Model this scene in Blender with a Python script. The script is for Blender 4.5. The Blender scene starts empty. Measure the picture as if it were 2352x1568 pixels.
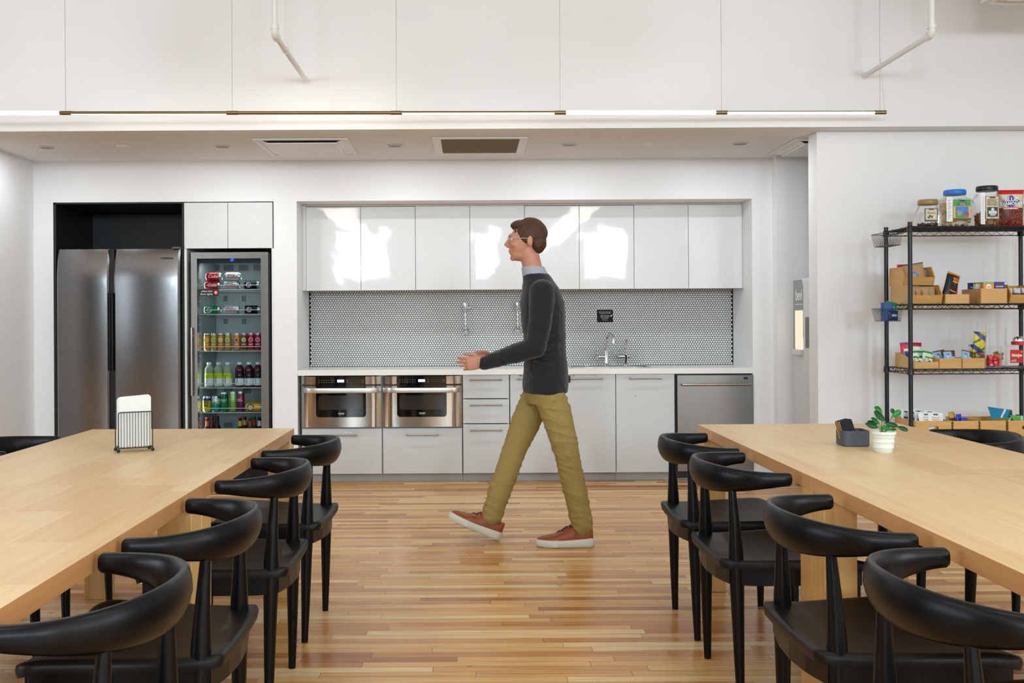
import bpy, bmesh, math, random
from math import sin, cos, pi, radians, sqrt
from mathutils import Vector, Matrix, Euler, noise

SC = bpy.context.scene
COL = SC.collection
RND = random.Random(7)

# ------------------------------------------------------------------ camera, exposure
F = 2372.0            # focal length in pixels of the 2352 px wide frame
H = 1.232             # lens height
ROLL = 0.0055
cam_d = bpy.data.cameras.new('camera')
cam = bpy.data.objects.new('camera', cam_d)
COL.objects.link(cam)
cam.location = (0, 0, H)
cam.rotation_euler = (pi / 2, ROLL, 0)
cam_d.sensor_width = 36.0
cam_d.lens = 36.0 * F / 2352.0
cam_d.shift_x = (1176 - 1080) / 2352.0
cam_d.shift_y = -(784 - 735) / 2352.0
cam_d.clip_start = 0.05
SC.camera = cam
SC.view_settings.view_transform = 'Standard'
SC.view_settings.look = 'None'
SC.view_settings.exposure = 0.17
SC.view_settings.gamma = 1.0
SC.view_settings.use_curve_mapping = False
SC.cycles.use_denoising = True
SC.cycles.max_bounces = 6
SC.cycles.diffuse_bounces = 3
SC.cycles.glossy_bounces = 3
SC.cycles.use_adaptive_sampling = True
SC.cycles.adaptive_threshold = 0.07
SC.cycles.transmission_bounces = 6
SC.cycles.transparent_max_bounces = 12
SC.cycles.caustics_reflective = False
SC.cycles.caustics_refractive = False
SC.cycles.sample_clamp_indirect = 6.0

world = bpy.data.worlds.new('world')
SC.world = world
world.use_nodes = True
world.node_tree.nodes['Background'].inputs[0].default_value = (0.8, 0.87, 1.0, 1)
world.node_tree.nodes['Background'].inputs[1].default_value = 0.8


def area_light(name, loc, sx, sy, power, color=(1, 0.97, 0.93), rot=(0, 0, 0), parent=None):
    d = bpy.data.lights.new(name, 'AREA')
    d.shape = 'RECTANGLE'
    d.size, d.size_y = sx, sy
    d.energy = power
    d.color = color
    o = bpy.data.objects.new(name, d)
    COL.objects.link(o)
    o.location = loc
    o.rotation_euler = rot
    if parent:
        o.parent = parent
    return o


CEIL = 4.0            # high ceiling of the dining area
SOFF = 2.45           # lowered kitchen ceiling
LC = (0.78, 0.93, 1.0)
FILL_PANELS = [(x, y) for y in (-4.2, -1.2, 1.6, 4.3) for x in (-2.1, 0.9, 3.6)]   # ceiling lights added to brighten the unseen dining area
for (x, y) in FILL_PANELS:
    area_light('fill_panel_light', (x, y, CEIL - 0.075), 1.15, 0.55, 11 if y < 4 else 2.5, LC)
DAY = (0.73, 0.90, 1.0)
WIN = [(-3.15, -2.05), (0.12, 0.62), (2.75, 3.75)]           # rear clerestory windows
for (a, c) in WIN:
    area_light('window_daylight', ((a + c) / 2, -8.85, 2.8), c - a, 1.1, 215 * (c - a), DAY, (radians(90), 0, 0))
ADDED_SIDE_WIN = [(-7.59, -0.6), (-7.59, 2.2), (5.19, -2.6), (5.19, 0.6)]     # tall side windows added out of view to brighten the left wall and room
for (x, y) in ADDED_SIDE_WIN:
    area_light('side_fill_daylight', (x + (0.08 if x < 0 else -0.08), y, 2.1), 2.2, 2.0, 38 if x < 0 else 30, DAY, (radians(90), 0, radians(-90 if x < 0 else 90)))


# ------------------------------------------------------------------ helpers
def lin(c):
    if isinstance(c, str):
        c = [int(c[i:i + 2], 16) / 255 for i in (0, 2, 4)]
        return tuple(((v + 0.055) / 1.055) ** 2.4 if v > 0.04045 else v / 12.92 for v in c)
    return tuple(c)


class Nt:
    """small node-graph writer"""
    def __init__(s, m):
        s.t = m.node_tree
        s.p = s.t.nodes['Principled BSDF']

    def n(s, kind, **kw):
        nd = s.t.nodes.new(kind)
        for k, v in kw.items():
            setattr(nd, k, v)
        return nd

    def l(s, a, b):
        s.t.links.new(a, b)

    def math(s, op, a, b=None, c=None):
        nd = s.n('ShaderNodeMath', operation=op)
        for i, v in enumerate((a, b, c)):
            if v is None:
                continue
            if isinstance(v, (int, float)):
                nd.inputs[i].default_value = v
            else:
                s.l(v, nd.inputs[i])
        return nd.outputs[0]


MATS = {}


def mat(name, color='808080', rough=0.5, metal=0.0, coat=0.0, spec=0.5, emit=None, es=1.0, trans=0.0, ior=1.45,
        bump=0.0, bscale=40.0, bstretch=(1, 1, 1), var=0.0, vscale=3.0, sheen=0.0, croug=0.05):
    if name in MATS:
        return MATS[name]
    m = bpy.data.materials.new(name)
    m.use_nodes = True
    t = Nt(m)
    p = t.p
    c = lin(color)
    p.inputs['Base Color'].default_value = (*c, 1)
    p.inputs['Roughness'].default_value = rough
    p.inputs['Metallic'].default_value = metal
    p.inputs['Coat Weight'].default_value = coat
    p.inputs['Coat Roughness'].default_value = croug
    p.inputs['Specular IOR Level'].default_value = spec
    p.inputs['Transmission Weight'].default_value = trans
    p.inputs['IOR'].default_value = ior
    p.inputs['Sheen Weight'].default_value = sheen
    if emit:
        p.inputs['Emission Color'].default_value = (*lin(emit), 1)
        p.inputs['Emission Strength'].default_value = es
    if bump or var:
        tc = t.n('ShaderNodeTexCoord')
        mp = t.n('ShaderNodeMapping')
        mp.inputs['Scale'].default_value = bstretch
        t.l(tc.outputs['Object'], mp.inputs[0])
        if bump:
            nz = t.n('ShaderNodeTexNoise')
            nz.inputs['Scale'].default_value = bscale
            nz.inputs['Detail'].default_value = 3
            t.l(mp.outputs[0], nz.inputs['Vector'])
            b = t.n('ShaderNodeBump')
            b.inputs['Strength'].default_value = min(bump, 1)
            b.inputs['Distance'].default_value = 0.004 * max(bump, 1)
            t.l(nz.outputs[0], b.inputs['Height'])
            t.l(b.outputs[0], p.inputs['Normal'])
        if var:
            nz = t.n('ShaderNodeTexNoise')
            nz.inputs['Scale'].default_value = vscale
            nz.inputs['Detail'].default_value = 4
            t.l(mp.outputs[0], nz.inputs['Vector'])
            mx = t.n('ShaderNodeMix', data_type='RGBA')
            t.l(nz.outputs[0], mx.inputs[0])
            mx.inputs[6].default_value = (*[v * (1 - var) for v in c], 1)
            mx.inputs[7].default_value = (*[min(1, v * (1 + var)) for v in c], 1)
            t.l(mx.outputs[2], p.inputs['Base Color'])
    MATS[name] = m
    return m


def glass(name, tint='ffffff', rough=0.0, alpha=0.12, refl=1.0, cap=0.22):
    """thin clear pane: mostly see-through with a mirror-like sheen"""
    if name in MATS:
        return MATS[name]
    m = bpy.data.materials.new(name)
    m.use_nodes = True
    t = m.node_tree
    t.nodes.remove(t.nodes['Principled BSDF'])
    out = t.nodes['Material Output']
    tr = t.nodes.new('ShaderNodeBsdfTransparent')
    tr.inputs[0].default_value = (*lin(tint), 1)
    gl = t.nodes.new('ShaderNodeBsdfGlossy')
    gl.inputs['Roughness'].default_value = rough
    gl.inputs['Color'].default_value = (refl, refl, refl, 1)
    fr = t.nodes.new('ShaderNodeLayerWeight')
    fr.inputs[0].default_value = alpha
    mx = t.nodes.new('ShaderNodeMixShader')
    mt = t.nodes.new('ShaderNodeMath')
    mt.operation = 'MINIMUM'
    mt.inputs[1].default_value = cap
    t.links.new(fr.outputs['Fresnel'], mt.inputs[0])
    t.links.new(mt.outputs[0], mx.inputs[0])
    t.links.new(tr.outputs[0], mx.inputs[1])
    t.links.new(gl.outputs[0], mx.inputs[2])
    t.links.new(mx.outputs[0], out.inputs[0])
    MATS[name] = m
    return m


class MB:
    def __init__(s):
        s.v, s.f, s.mi, s.m = [], [], [], 0

    def add(s, vs, fs, m=None):
        b = len(s.v)
        s.v += [Vector(v) for v in vs]
        k = s.m if m is None else m
        for f in fs:
            s.f.append([i + b for i in f])
            s.mi.append(k)
        return s

    def box(s, x0, x1, y0, y1, z0, z1, m=None):
        vs = [(x, y, z) for x in (x0, x1) for y in (y0, y1) for z in (z0, z1)]
        return s.add(vs, [(0, 1, 3, 2), (4, 6, 7, 5), (0, 4, 5, 1), (2, 3, 7, 6), (0, 2, 6, 4), (1, 5, 7, 3)], m)

    def tube(s, pts, r, n=8, caps=True, m=None, closed=False):
        pts = [Vector(p) for p in pts]
        N = len(pts)
        rs = list(r) if isinstance(r, (list, tuple)) else [r] * N
        vs, fs = [], []
        up = None
        for i, p in enumerate(pts):
            if closed:
                d = (pts[(i + 1) % N] - pts[i - 1])
            else:
                d = pts[min(i + 1, N - 1)] - pts[max(i - 1, 0)]
            d = d.normalized() if d.length > 1e-9 else Vector((0, 0, 1))
            if up is None:
                up = Vector((0, 0, 1)) if abs(d.z) < 0.9 else Vector((0, 1, 0))
            a = d.cross(up)
            if a.length < 1e-6:
                a = d.cross(Vector((1, 0, 0)))
            a.normalize()
            b = a.cross(d).normalized()
            up = b
            for k in range(n):
                t = 2 * pi * k / n
                vs.append(p + (a * cos(t) + b * sin(t)) * rs[i])
        for i in range(N if closed else N - 1):
            j = (i + 1) % N
            for k in range(n):
                q = (k + 1) % n
                fs.append((i * n + k, i * n + q, j * n + q, j * n + k))
        if caps and not closed:
            fs.append(tuple(range(n)))
            fs.append(tuple(reversed(range((N - 1) * n, N * n))))
        return s.add(vs, fs, m)

    def cyl(s, p0, p1, r0, r1=None, n=20, m=None):
        return s.tube([p0, p1], [r0, r0 if r1 is None else r1], n, m=m)

    def lathe(s, c, prof, n=28, ms=None, sq=0.0, axis='z', m=None, arc=(0, 2 * pi)):
        """prof: list of (r, h). ms: material per segment. sq: superellipse squareness"""
        c = Vector(c)
        vs, N = [], len(prof)
        for (r, h) in prof:
            for k in range(n):
                t = arc[0] + (arc[1] - arc[0]) * k / n
                cx, sy = cos(t), sin(t)
                if sq:
                    e = 2 / (2 + sq)
                    cx = math.copysign(abs(cx) ** e, cx)
                    sy = math.copysign(abs(sy) ** e, sy)
                a, b = r * cx, r * sy
                vs.append(c + (Vector((a, b, h)) if axis == 'z' else Vector((h, a, b)) if axis == 'x' else Vector((a, h, -b))))
        for i in range(N - 1):
            fs = [(i * n + k, i * n + (k + 1) % n, (i + 1) * n + (k + 1) % n, (i + 1) * n + k) for k in range(n)]
            if i == 0:
                base = len(s.v)
                s.v += vs
            for f in fs:
                s.f.append([q + base for q in f])
                s.mi.append(ms[i] if ms else (s.m if m is None else m))
        if prof[0][0] > 1e-6:
            s.f.append([base + k for k in reversed(range(n))]); s.mi.append(ms[0] if ms else (s.m if m is None else m))
        if prof[-1][0] > 1e-6:
            s.f.append([base + (N - 1) * n + k for k in range(n)]); s.mi.append(ms[-1] if ms else (s.m if m is None else m))
        return s

    def ell(s, c, r, n=20, k=12, m=None):
        if isinstance(r, (int, float)):
            r = (r, r, r)
        vs, fs = [], []
        for i in range(k + 1):
            a = -pi / 2 + pi * i / k
            for j in range(n):
                b = 2 * pi * j / n
                vs.append((c[0] + r[0] * cos(a) * cos(b), c[1] + r[1] * cos(a) * sin(b), c[2] + r[2] * sin(a)))
        for i in range(k):
            for j in range(n):
                q = (j + 1) % n
                fs.append((i * n + j, i * n + q, (i + 1) * n + q, (i + 1) * n + j))
        return s.add(vs, fs, m)

    def prism(s, pts, axis, a, b, m=None):
        """polygon (2-D points) extruded along axis. x: (y,z) y: (x,z) z: (x,y)"""
        def mk(p, q):
            return (q, p[0], p[1]) if axis == 'x' else (p[0], q, p[1]) if axis == 'y' else (p[0], p[1], q)
        n = len(pts)
        vs = [mk(p, a) for p in pts] + [mk(p, b) for p in pts]
        fs = [tuple(range(n)), tuple(reversed(range(n, 2 * n)))]
        fs += [(i, i + n, (i + 1) % n + n, (i + 1) % n) for i in range(n)]
        return s.add(vs, fs, m)

    def grid(s, fn, nu, nv, cu=False, m=None, mf=None):
        vs = [fn(i / (nu if cu else nu - 1), j / (nv - 1)) for j in range(nv) for i in range(nu)]
        b = len(s.v)
        s.v += [Vector(v) for v in vs]
        for j in range(nv - 1):
            for i in range(nu if cu else nu - 1):
                q = (i + 1) % nu
                s.f.append([b + j * nu + i, b + j * nu + q, b + (j + 1) * nu + q, b + (j + 1) * nu + i])
                s.mi.append(mf(i / (nu - 1), j / (nv - 1)) if mf else (s.m if m is None else m))
        return s

    def xf(s, M, start=0):
        for i in range(start, len(s.v)):
            s.v[i] = M @ s.v[i]
        return s

    def text(s, body, size, M, m=None, depth=0.0003, sx=1.0, bold=0.0, shear=0.0, space=1.0):
        """M: matrix placing the text's xy plane"""
        cu = bpy.data.curves.new('t', 'FONT')
        cu.body = body
        cu.size = size
        cu.align_x = 'CENTER'
        cu.align_y = 'CENTER'
        cu.extrude = depth
        cu.offset = bold * size
        cu.shear = shear
        cu.space_character = space
        cu.resolution_u = 3
        o = bpy.data.objects.new('t', cu)
        COL.objects.link(o)
        dg = bpy.context.evaluated_depsgraph_get()
        me = bpy.data.meshes.new_from_object(o.evaluated_get(dg))
        S = Matrix.Diagonal((sx, 1, 1, 1))
        s.add([M @ S @ v.co for v in me.vertices], [tuple(p.vertices) for p in me.polygons], m)
        bpy.data.objects.remove(o)
        bpy.data.curves.remove(cu)
        bpy.data.meshes.remove(me)
        return s


def face_cam(x, y, z):
    """text plane facing the dining area (-y)"""
    return Matrix.Translation((x, y, z)) @ Matrix.Rotation(pi / 2, 4, 'X')


def rrect(x0, x1, z0, z1, r, n=4):
    pts = []
    for cx, cz, a0 in ((x1 - r, z1 - r, 0), (x0 + r, z1 - r, 90), (x0 + r, z0 + r, 180), (x1 - r, z0 + r, 270)):
        for k in range(n + 1):
            a = radians(a0 + 90 * k / n)
            pts.append((cx + r * cos(a), cz + r * sin(a)))
    return pts


def wloc(o):
    v = Vector((0, 0, 0))
    while o is not None:
        v += o.location
        o = o.parent
    return v


def obj(name, mb, mats, parent=None, bevel=0.0, seg=2, origin=None, smooth=35, subsurf=0, label=None):
    """link the builder's geometry (given in world coordinates) as ONE mesh object"""
    if not isinstance(mats, (list, tuple)):
        mats = [mats]
    org = Vector(origin) if origin is not None else Vector((0, 0, 0))
    base = wloc(parent) if parent else Vector((0, 0, 0))
    me = bpy.data.meshes.new(name)
    me.from_pydata([tuple(v - base - org) for v in mb.v], [], mb.f)
    for m in mats:
        me.materials.append(m)
    if len(mats) > 1:
        me.polygons.foreach_set('material_index', mb.mi)
    bm = bmesh.new()
    bm.from_mesh(me)
    bmesh.ops.recalc_face_normals(bm, faces=bm.faces)
    bm.to_mesh(me)
    bm.free()
    if smooth:
        me.polygons.foreach_set('use_smooth', [True] * len(me.polygons))
        me.set_sharp_from_angle(angle=radians(smooth))
    me.update()
    o = bpy.data.objects.new(name, me)
    COL.objects.link(o)
    o.location = org
    if parent:
        o.parent = parent
    if bevel:
        b = o.modifiers.new('bevel', 'BEVEL')
        b.width = bevel
        b.segments = seg
        b.limit_method = 'ANGLE'
        b.angle_limit = radians(40)
    if subsurf:
        b = o.modifiers.new('subd', 'SUBSURF')
        b.levels = b.render_levels = subsurf
    if label:
        o['label'] = label
    return o


def thing(name, label, cat, loc=(0, 0, 0), group=None):
    o = bpy.data.objects.new(name, None)
    COL.objects.link(o)
    o.location = loc
    o.empty_display_size = 0.05
    return tag(o, label, cat, group)


def tag(o, label, cat, group=None):
    o['label'] = label
    o['category'] = cat
    if group:
        o['group'] = group
    return o


def struct(name, mb, m, bevel=0.0, parent=None):
    o = obj(name, mb, m, parent, bevel=bevel)
    if parent is None:
        o['kind'] = 'structure'
    return o


def dup(root, loc, rz=None, label=None, group=None):
    r = root.copy()
    COL.objects.link(r)
    r.location = loc
    if rz is not None:
        r.rotation_euler = (0, 0, rz)
    if label:
        r['label'] = label
    if group:
        r['group'] = group
    for ch in list(root.children):
        c = ch.copy()
        COL.objects.link(c)
        c.parent = r
        for g in ch.children:
            d = g.copy()
            COL.objects.link(d)
            d.parent = c
    return r


def at(px, py, D):
    """point at depth D seen at pixel (px, py)"""
    dx, dy = px - 1080, py - 735
    s = F / D
    return Vector(((dx - ROLL * dy) / s, D, H - (dy + ROLL * dx) / s))


def X(px, D, py=735):
    return at(px, py, D).x


def Z(py, D, px=1080):
    return at(px, py, D).z


# ------------------------------------------------------------------ materials
M_wall = mat('wall_paint', 'f1f0f0', 0.6, bump=0.05, bscale=160)
M_wall_up = M_wall
M_ceil = mat('ceiling_paint', 'edecec', 0.7)
M_dark_wall = mat('rear_wall_paint', '4c4845', 0.7, var=0.2, vscale=0.6)
M_black_panel = mat('black_panel', '15171b', 0.45, bump=0.1, bscale=60, bstretch=(1, 1, 20))
M_gloss = None
M_white = mat('white_enamel', 'e8e6e3', 0.35)
M_white_pl = mat('white_plastic', 'ececea', 0.4)
M_counter = mat('quartz_counter', 'f3f0ea', 0.25, var=0.03, vscale=30)
M_cab = mat('grey_laminate', 'cfd1d0', 0.4, var=0.02, vscale=8)
M_gap = mat('dark_gap', '2b2b2c', 0.8)
M_steel = mat('brushed_steel', '85827e', 0.27, 1.0, bump=0.06, bscale=60, bstretch=(1, 1, 30))
M_steel_v = mat('fridge_steel', '838282', 0.2, 1.0, bump=0.05, bscale=60, bstretch=(30, 30, 1))
M_polish = mat('polished_steel', 'c6bfb6', 0.12, 1.0)
M_chrome = mat('chrome', 'dcdcde', 0.10, 1.0)
M_nickel = mat('brushed_nickel', 'a59a92', 0.3, 1.0)
M_brass = mat('brushed_brass', '8b7d5c', 0.3, 1.0)
M_blk_glass = mat('black_glass', '0a0a0b', 0.05, spec=0.6)
M_blk = mat('black_plastic', '111214', 0.4)
M_blk_metal = mat('black_powder_coat', '15171a', 0.35, spec=0.5)
M_grey_pl = mat('grey_plastic', '565b60', 0.6)
M_silver = mat('aluminium', 'c8cacc', 0.25, 1.0)
M_dial = mat('display_blue', 'b9c6ff', 0.4, emit='a8b8ff', es=1.6)
M_letter = mat('white_print', 'f2f2f2', 0.5)
M_letter_dark = mat('dark_print', '1c1c1e', 0.5)
M_chair = mat('ebonised_wood', '050609', 0.33, spec=0.26)
M_leather = mat('black_leather', '0c0a0a', 0.42, spec=0.3, bump=0.08, bscale=260)


def gloss_door():
    m = mat('gloss_white_laminate', 'e2e1e0', 0.3, coat=1.0, croug=0.035)
    t = Nt(m)
    tc = t.n('ShaderNodeTexCoord')
    nz = t.n('ShaderNodeTexNoise')
    nz.inputs['Scale'].default_value = 4.6
    nz.inputs['Detail'].default_value = 1.3
    t.l(tc.outputs['Object'], nz.inputs['Vector'])
    b = t.n('ShaderNodeBump')
    b.inputs['Strength'].default_value = 1.0
    b.inputs['Distance'].default_value = 0.0013
    t.l(nz.outputs[0], b.inputs['Height'])
    t.l(b.outputs[0], t.p.inputs['Coat Normal'])
    return m


M_gloss = gloss_door()


def floor_mat():
    m = mat('hardwood_strip_floor', 'b98a55', 0.3, spec=0.4)
    t = Nt(m)
    tc = t.n('ShaderNodeTexCoord')
    sp = t.n('ShaderNodeSeparateXYZ')
    t.l(tc.outputs['Object'], sp.inputs[0])
    x, y = sp.outputs[0], sp.outputs[1]
    Wd = 0.054
    row = t.math('FLOOR', t.math('DIVIDE', y, Wd))
    fy = t.math('FRACT', t.math('DIVIDE', y, Wd))
    wn = t.n('ShaderNodeTexWhiteNoise', noise_dimensions='1D')
    t.l(row, wn.inputs['W'])
    ln = t.math('MULTIPLY_ADD', wn.outputs['Value'], 0.75, 0.5)       # plank length of the row
    xs = t.math('DIVIDE', t.math('MULTIPLY_ADD', wn.outputs['Value'], 37.7, x), ln)
    colid = t.math('FLOOR', xs)
    fx = t.math('FRACT', xs)
    cmb = t.n('ShaderNodeCombineXYZ')
    t.l(row, cmb.inputs[0])
    t.l(colid, cmb.inputs[1])
    w2 = t.n('ShaderNodeTexWhiteNoise', noise_dimensions='2D')
    t.l(cmb.outputs[0], w2.inputs['Vector'])
    ramp = t.n('ShaderNodeValToRGB')
    cr = ramp.color_ramp
    cols = [(0.0, 'b06c38'), (0.10, 'ca8848'), (0.35, 'db9f5c'), (0.6, 'e6ae68'), (0.82, 'eebf7e'), (1.0, 'f8d69e')]
    while len(cr.elements) < len(cols):
        cr.elements.new(0.5)
    for e, (p, c) in zip(cr.elements, cols):
        e.position = p
        e.color = (*lin(c), 1)
    t.l(w2.outputs['Value'], ramp.inputs[0])
    # grain, shifted per plank
    c2 = t.n('ShaderNodeCombineXYZ')
    t.l(t.math('MULTIPLY', x, 1.6), c2.inputs[0])
    t.l(t.math('MULTIPLY', y, 38.0), c2.inputs[1])
    t.l(t.math('MULTIPLY', w2.outputs['Value'], 50.0), c2.inputs[2])
    g = t.n('ShaderNodeTexNoise')
    g.inputs['Scale'].default_value = 2.2
    g.inputs['Detail'].default_value = 6
    g.inputs['Roughness'].default_value = 0.62
    t.l(c2.outputs[0], g.inputs['Vector'])
    gr = t.n('ShaderNodeMapRange')
    gr.inputs['From Min'].default_value = 0.3
    gr.inputs['From Max'].default_value = 0.7
    gr.inputs['To Min'].default_value = 0.70
    gr.inputs['To Max'].default_value = 1.12
    t.l(g.outputs[0], gr.inputs[0])
    # red heartwood streaks
    g2 = t.n('ShaderNodeTexNoise')
    g2.inputs['Scale'].default_value = 0.9
    g2.inputs['Detail'].default_value = 3
    t.l(c2.outputs[0], g2.inputs['Vector'])
    st = t.n('ShaderNodeMapRange')
    st.inputs['From Min'].default_value = 0.57
    st.inputs['From Max'].default_value = 0.74
    t.l(g2.outputs[0], st.inputs[0])
    mxs = t.n('ShaderNodeMix', data_type='RGBA')
    t.l(t.math('MULTIPLY', st.outputs[0], 0.55), mxs.inputs[0])
    t.l(ramp.outputs[0], mxs.inputs[6])
    mxs.inputs[7].default_value = (*lin('8a4f30'), 1)
    mul = t.n('ShaderNodeMix', data_type='RGBA', blend_type='MULTIPLY')
    mul.inputs[0].default_value = 1
    t.l(mxs.outputs[2], mul.inputs[6])
    t.l(gr.outputs[0], mul.inputs[7])
    # small knots
    vk = t.n('ShaderNodeTexVoronoi')
    vk.inputs['Scale'].default_value = 1.0
    ck = t.n('ShaderNodeCombineXYZ')
    t.l(t.math('MULTIPLY', x, 4.5), ck.inputs[0])
    t.l(t.math('MULTIPLY', y, 11.0), ck.inputs[1])
    t.l(ck.outputs[0], vk.inputs['Vector'])
    kn = t.n('ShaderNodeMapRange')
    kn.inputs['From Min'].default_value = 0.03
    kn.inputs['From Max'].default_value = 0.09
    kn.inputs['To Min'].default_value = 0.75
    kn.inputs['To Max'].default_value = 0.0
    t.l(vk.outputs['Distance'], kn.inputs[0])
    sv = t.n('ShaderNodeSeparateXYZ')
    t.l(vk.outputs['Color'], sv.inputs[0])
    kk = t.math('MULTIPLY', kn.outputs[0], t.math('GREATER_THAN', sv.outputs[0], 0.72))
    mk = t.n('ShaderNodeMix', data_type='RGBA')
    t.l(kk, mk.inputs[0])
    t.l(mul.outputs[2], mk.inputs[6])
    mk.inputs[7].default_value = (*lin('3c2212'), 1)
    # seams
    ey = t.math('LESS_THAN', fy, 0.05)
    ex = t.math('LESS_THAN', t.math('MULTIPLY', fx, ln), 0.0022)
    seam = t.math('MAXIMUM', ey, ex)
    mx = t.n('ShaderNodeMix', data_type='RGBA')
    t.l(t.math('MAXIMUM', t.math('MULTIPLY', ex, 0.8), t.math('MULTIPLY', ey, 0.5)), mx.inputs[0])
    t.l(mk.outputs[2], mx.inputs[6])
    mx.inputs[7].default_value = (*lin('3a2212'), 1)
    t.l(mx.outputs[2], t.p.inputs['Base Color'])
    rr = t.n('ShaderNodeMapRange')
    rr.inputs['To Min'].default_value = 0.22
    rr.inputs['To Max'].default_value = 0.36
    t.l(w2.outputs['Value'], rr.inputs[0])
    t.l(rr.outputs[0], t.p.inputs['Roughness'])
    b = t.n('ShaderNodeBump')
    b.inputs['Strength'].default_value = 0.35
    b.inputs['Distance'].default_value = 0.0015
    hgt = t.math('SUBTRACT', t.math('MULTIPLY', w2.outputs['Value'], 0.4), seam)
    t.l(hgt, b.inputs['Height'])
    t.l(b.outputs[0], t.p.inputs['Normal'])
    return m


def oak_mat(name, axis='y', light='e0be8c', dark='cfa26a', plank=0.155):
    """pale oak veneer with the grain along one axis"""
    m = mat(name, light, 0.36)
    t = Nt(m)
    tc = t.n('ShaderNodeTexCoord')
    sp = t.n('ShaderNodeSeparateXYZ')
    t.l(tc.outputs['Object'], sp.inputs[0])
    ax = {'x': 0, 'y': 1, 'z': 2}[axis]
    o1, o2 = [i for i in (0, 1, 2) if i != ax]
    a, b_, c_ = sp.outputs[ax], sp.outputs[o1], sp.outputs[o2]
    pid = t.math('FLOOR', t.math('DIVIDE', t.math('ADD', b_, 5.03), plank))
    seg = t.math('FLOOR', t.math('DIVIDE', t.math('MULTIPLY_ADD', pid, 0.37, a), 1.05))
    cmb = t.n('ShaderNodeCombineXYZ')
    t.l(pid, cmb.inputs[0])
    t.l(seg, cmb.inputs[1])
    w = t.n('ShaderNodeTexWhiteNoise', noise_dimensions='2D')
    t.l(cmb.outputs[0], w.inputs['Vector'])
    c2 = t.n('ShaderNodeCombineXYZ')
    t.l(t.math('MULTIPLY', a, 1.3), c2.inputs[0])
    t.l(t.math('MULTIPLY', b_, 26.0), c2.inputs[1])
    t.l(t.math('MULTIPLY_ADD', w.outputs['Value'], 40.0, t.math('MULTIPLY', c_, 26.0)), c2.inputs[2])
    g = t.n('ShaderNodeTexNoise')
    g.inputs['Scale'].default_value = 1.6
    g.inputs['Detail'].default_value = 6
    g.inputs['Roughness'].default_value = 0.6
    g.inputs['Distortion'].default_value = 0.6
    t.l(c2.outputs[0], g.inputs['Vector'])
    f = t.math('MULTIPLY_ADD', w.outputs['Value'], 0.45, t.math('MULTIPLY', g.outputs[0], 1.0))
    rmp = t.n('ShaderNodeMapRange')
    rmp.inputs['From Min'].default_value = 0.35
    rmp.inputs['From Max'].default_value = 1.05
    t.l(f, rmp.inputs[0])
    mx = t.n('ShaderNodeMix', data_type='RGBA')
    t.l(rmp.outputs[0], mx.inputs[0])
    mx.inputs[6].default_value = (*lin(dark), 1)
    mx.inputs[7].default_value = (*lin(light), 1)
    t.l(mx.outputs[2], t.p.inputs['Base Color'])
    return m


M_floor = floor_mat()
M_oak = oak_mat('oak_veneer', 'y', 'e8cc9a', 'd6ad76')
M_oak_z = oak_mat('oak_veneer_upright', 'z', 'e0b878', 'cc9c5c', 0.05)
M_oak_edge = oak_mat('oak_edge_band', 'y', 'd3a06a', 'bd8550', 0.4)
M_bamboo = oak_mat('bamboo', 'x', 'd9ab66', 'bf8a45', 0.02)
M_bamboo_y = oak_mat('bamboo_side', 'y', 'd9ab66', 'bf8a45', 0.02)

# ------------------------------------------------------------------ room shell
XL, XR = -3.315, 5.2
XD = -7.6                           # far left wall of the open dining area
YB, YR = 7.85, -9.0
N_TOP = 2.143                       # head height of both wall recesses
KX0, KX1, KY = -1.315, 2.146, 8.43  # kitchen recess
FX0, FX1, FX2 = -3.166, -2.172, -1.49   # fridge bay, cooler bay

struct('floor', MB().box(XD - 0.2, XR + 0.2, YR - 0.2, 8.9, -0.06, 0), M_floor)
struct('ceiling', MB().box(XD - 0.2, XR + 0.2, YR - 0.2, 6.7, CEIL, CEIL + 0.1), M_ceil)
struct('ceiling_kitchen', MB().box(XL, XR, 6.70, 8.9, SOFF, SOFF + 0.1), M_ceil)
struct('wall_bulkhead', MB().box(XD, XR, 6.58, 6.70, SOFF, CEIL), M_wall)
struct('wall_left', MB().box(XL - 0.15, XL, 6.74, 8.9, 0, SOFF + 0.02), M_wall)
struct('wall_far_left', MB().box(XD - 0.15, XD, YR, 6.85, 0, CEIL), M_dark_wall)
struct('wall_left_end', MB().box(XD, XL - 0.15, 6.701, 6.85, 0, CEIL), M_wall)
struct('wall_right', MB().box(XR, XR + 0.15, YR, 8.9, 0, CEIL), M_wall)
b = MB()
b.box(XL, FX0, YB, 8.75, 0, SOFF)
b.box(FX2, KX0, YB, 8.75, 0, SOFF)
b.box(KX1, 2.30, YB, 8.75, 0, SOFF)
b.box(FX0, FX2, YB, 8.75, N_TOP, SOFF)
b.box(KX0, KX1, YB, 8.75, N_TOP, SOFF)
b.box(KX0, KX1, KY + 0.008, 8.75, 0, N_TOP)
b.box(FX0, FX2, 8.66, 8.75, 0, N_TOP)
struct('wall_back', b, M_wall)
struct('wall_corridor', MB().box(2.30, XR, 7.74, 7.95, 0, SOFF), M_wall)
struct('wall_partition', MB().box(2.268, XR, 6.74, 6.91, 0, SOFF - 0.001), M_wall)
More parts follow.
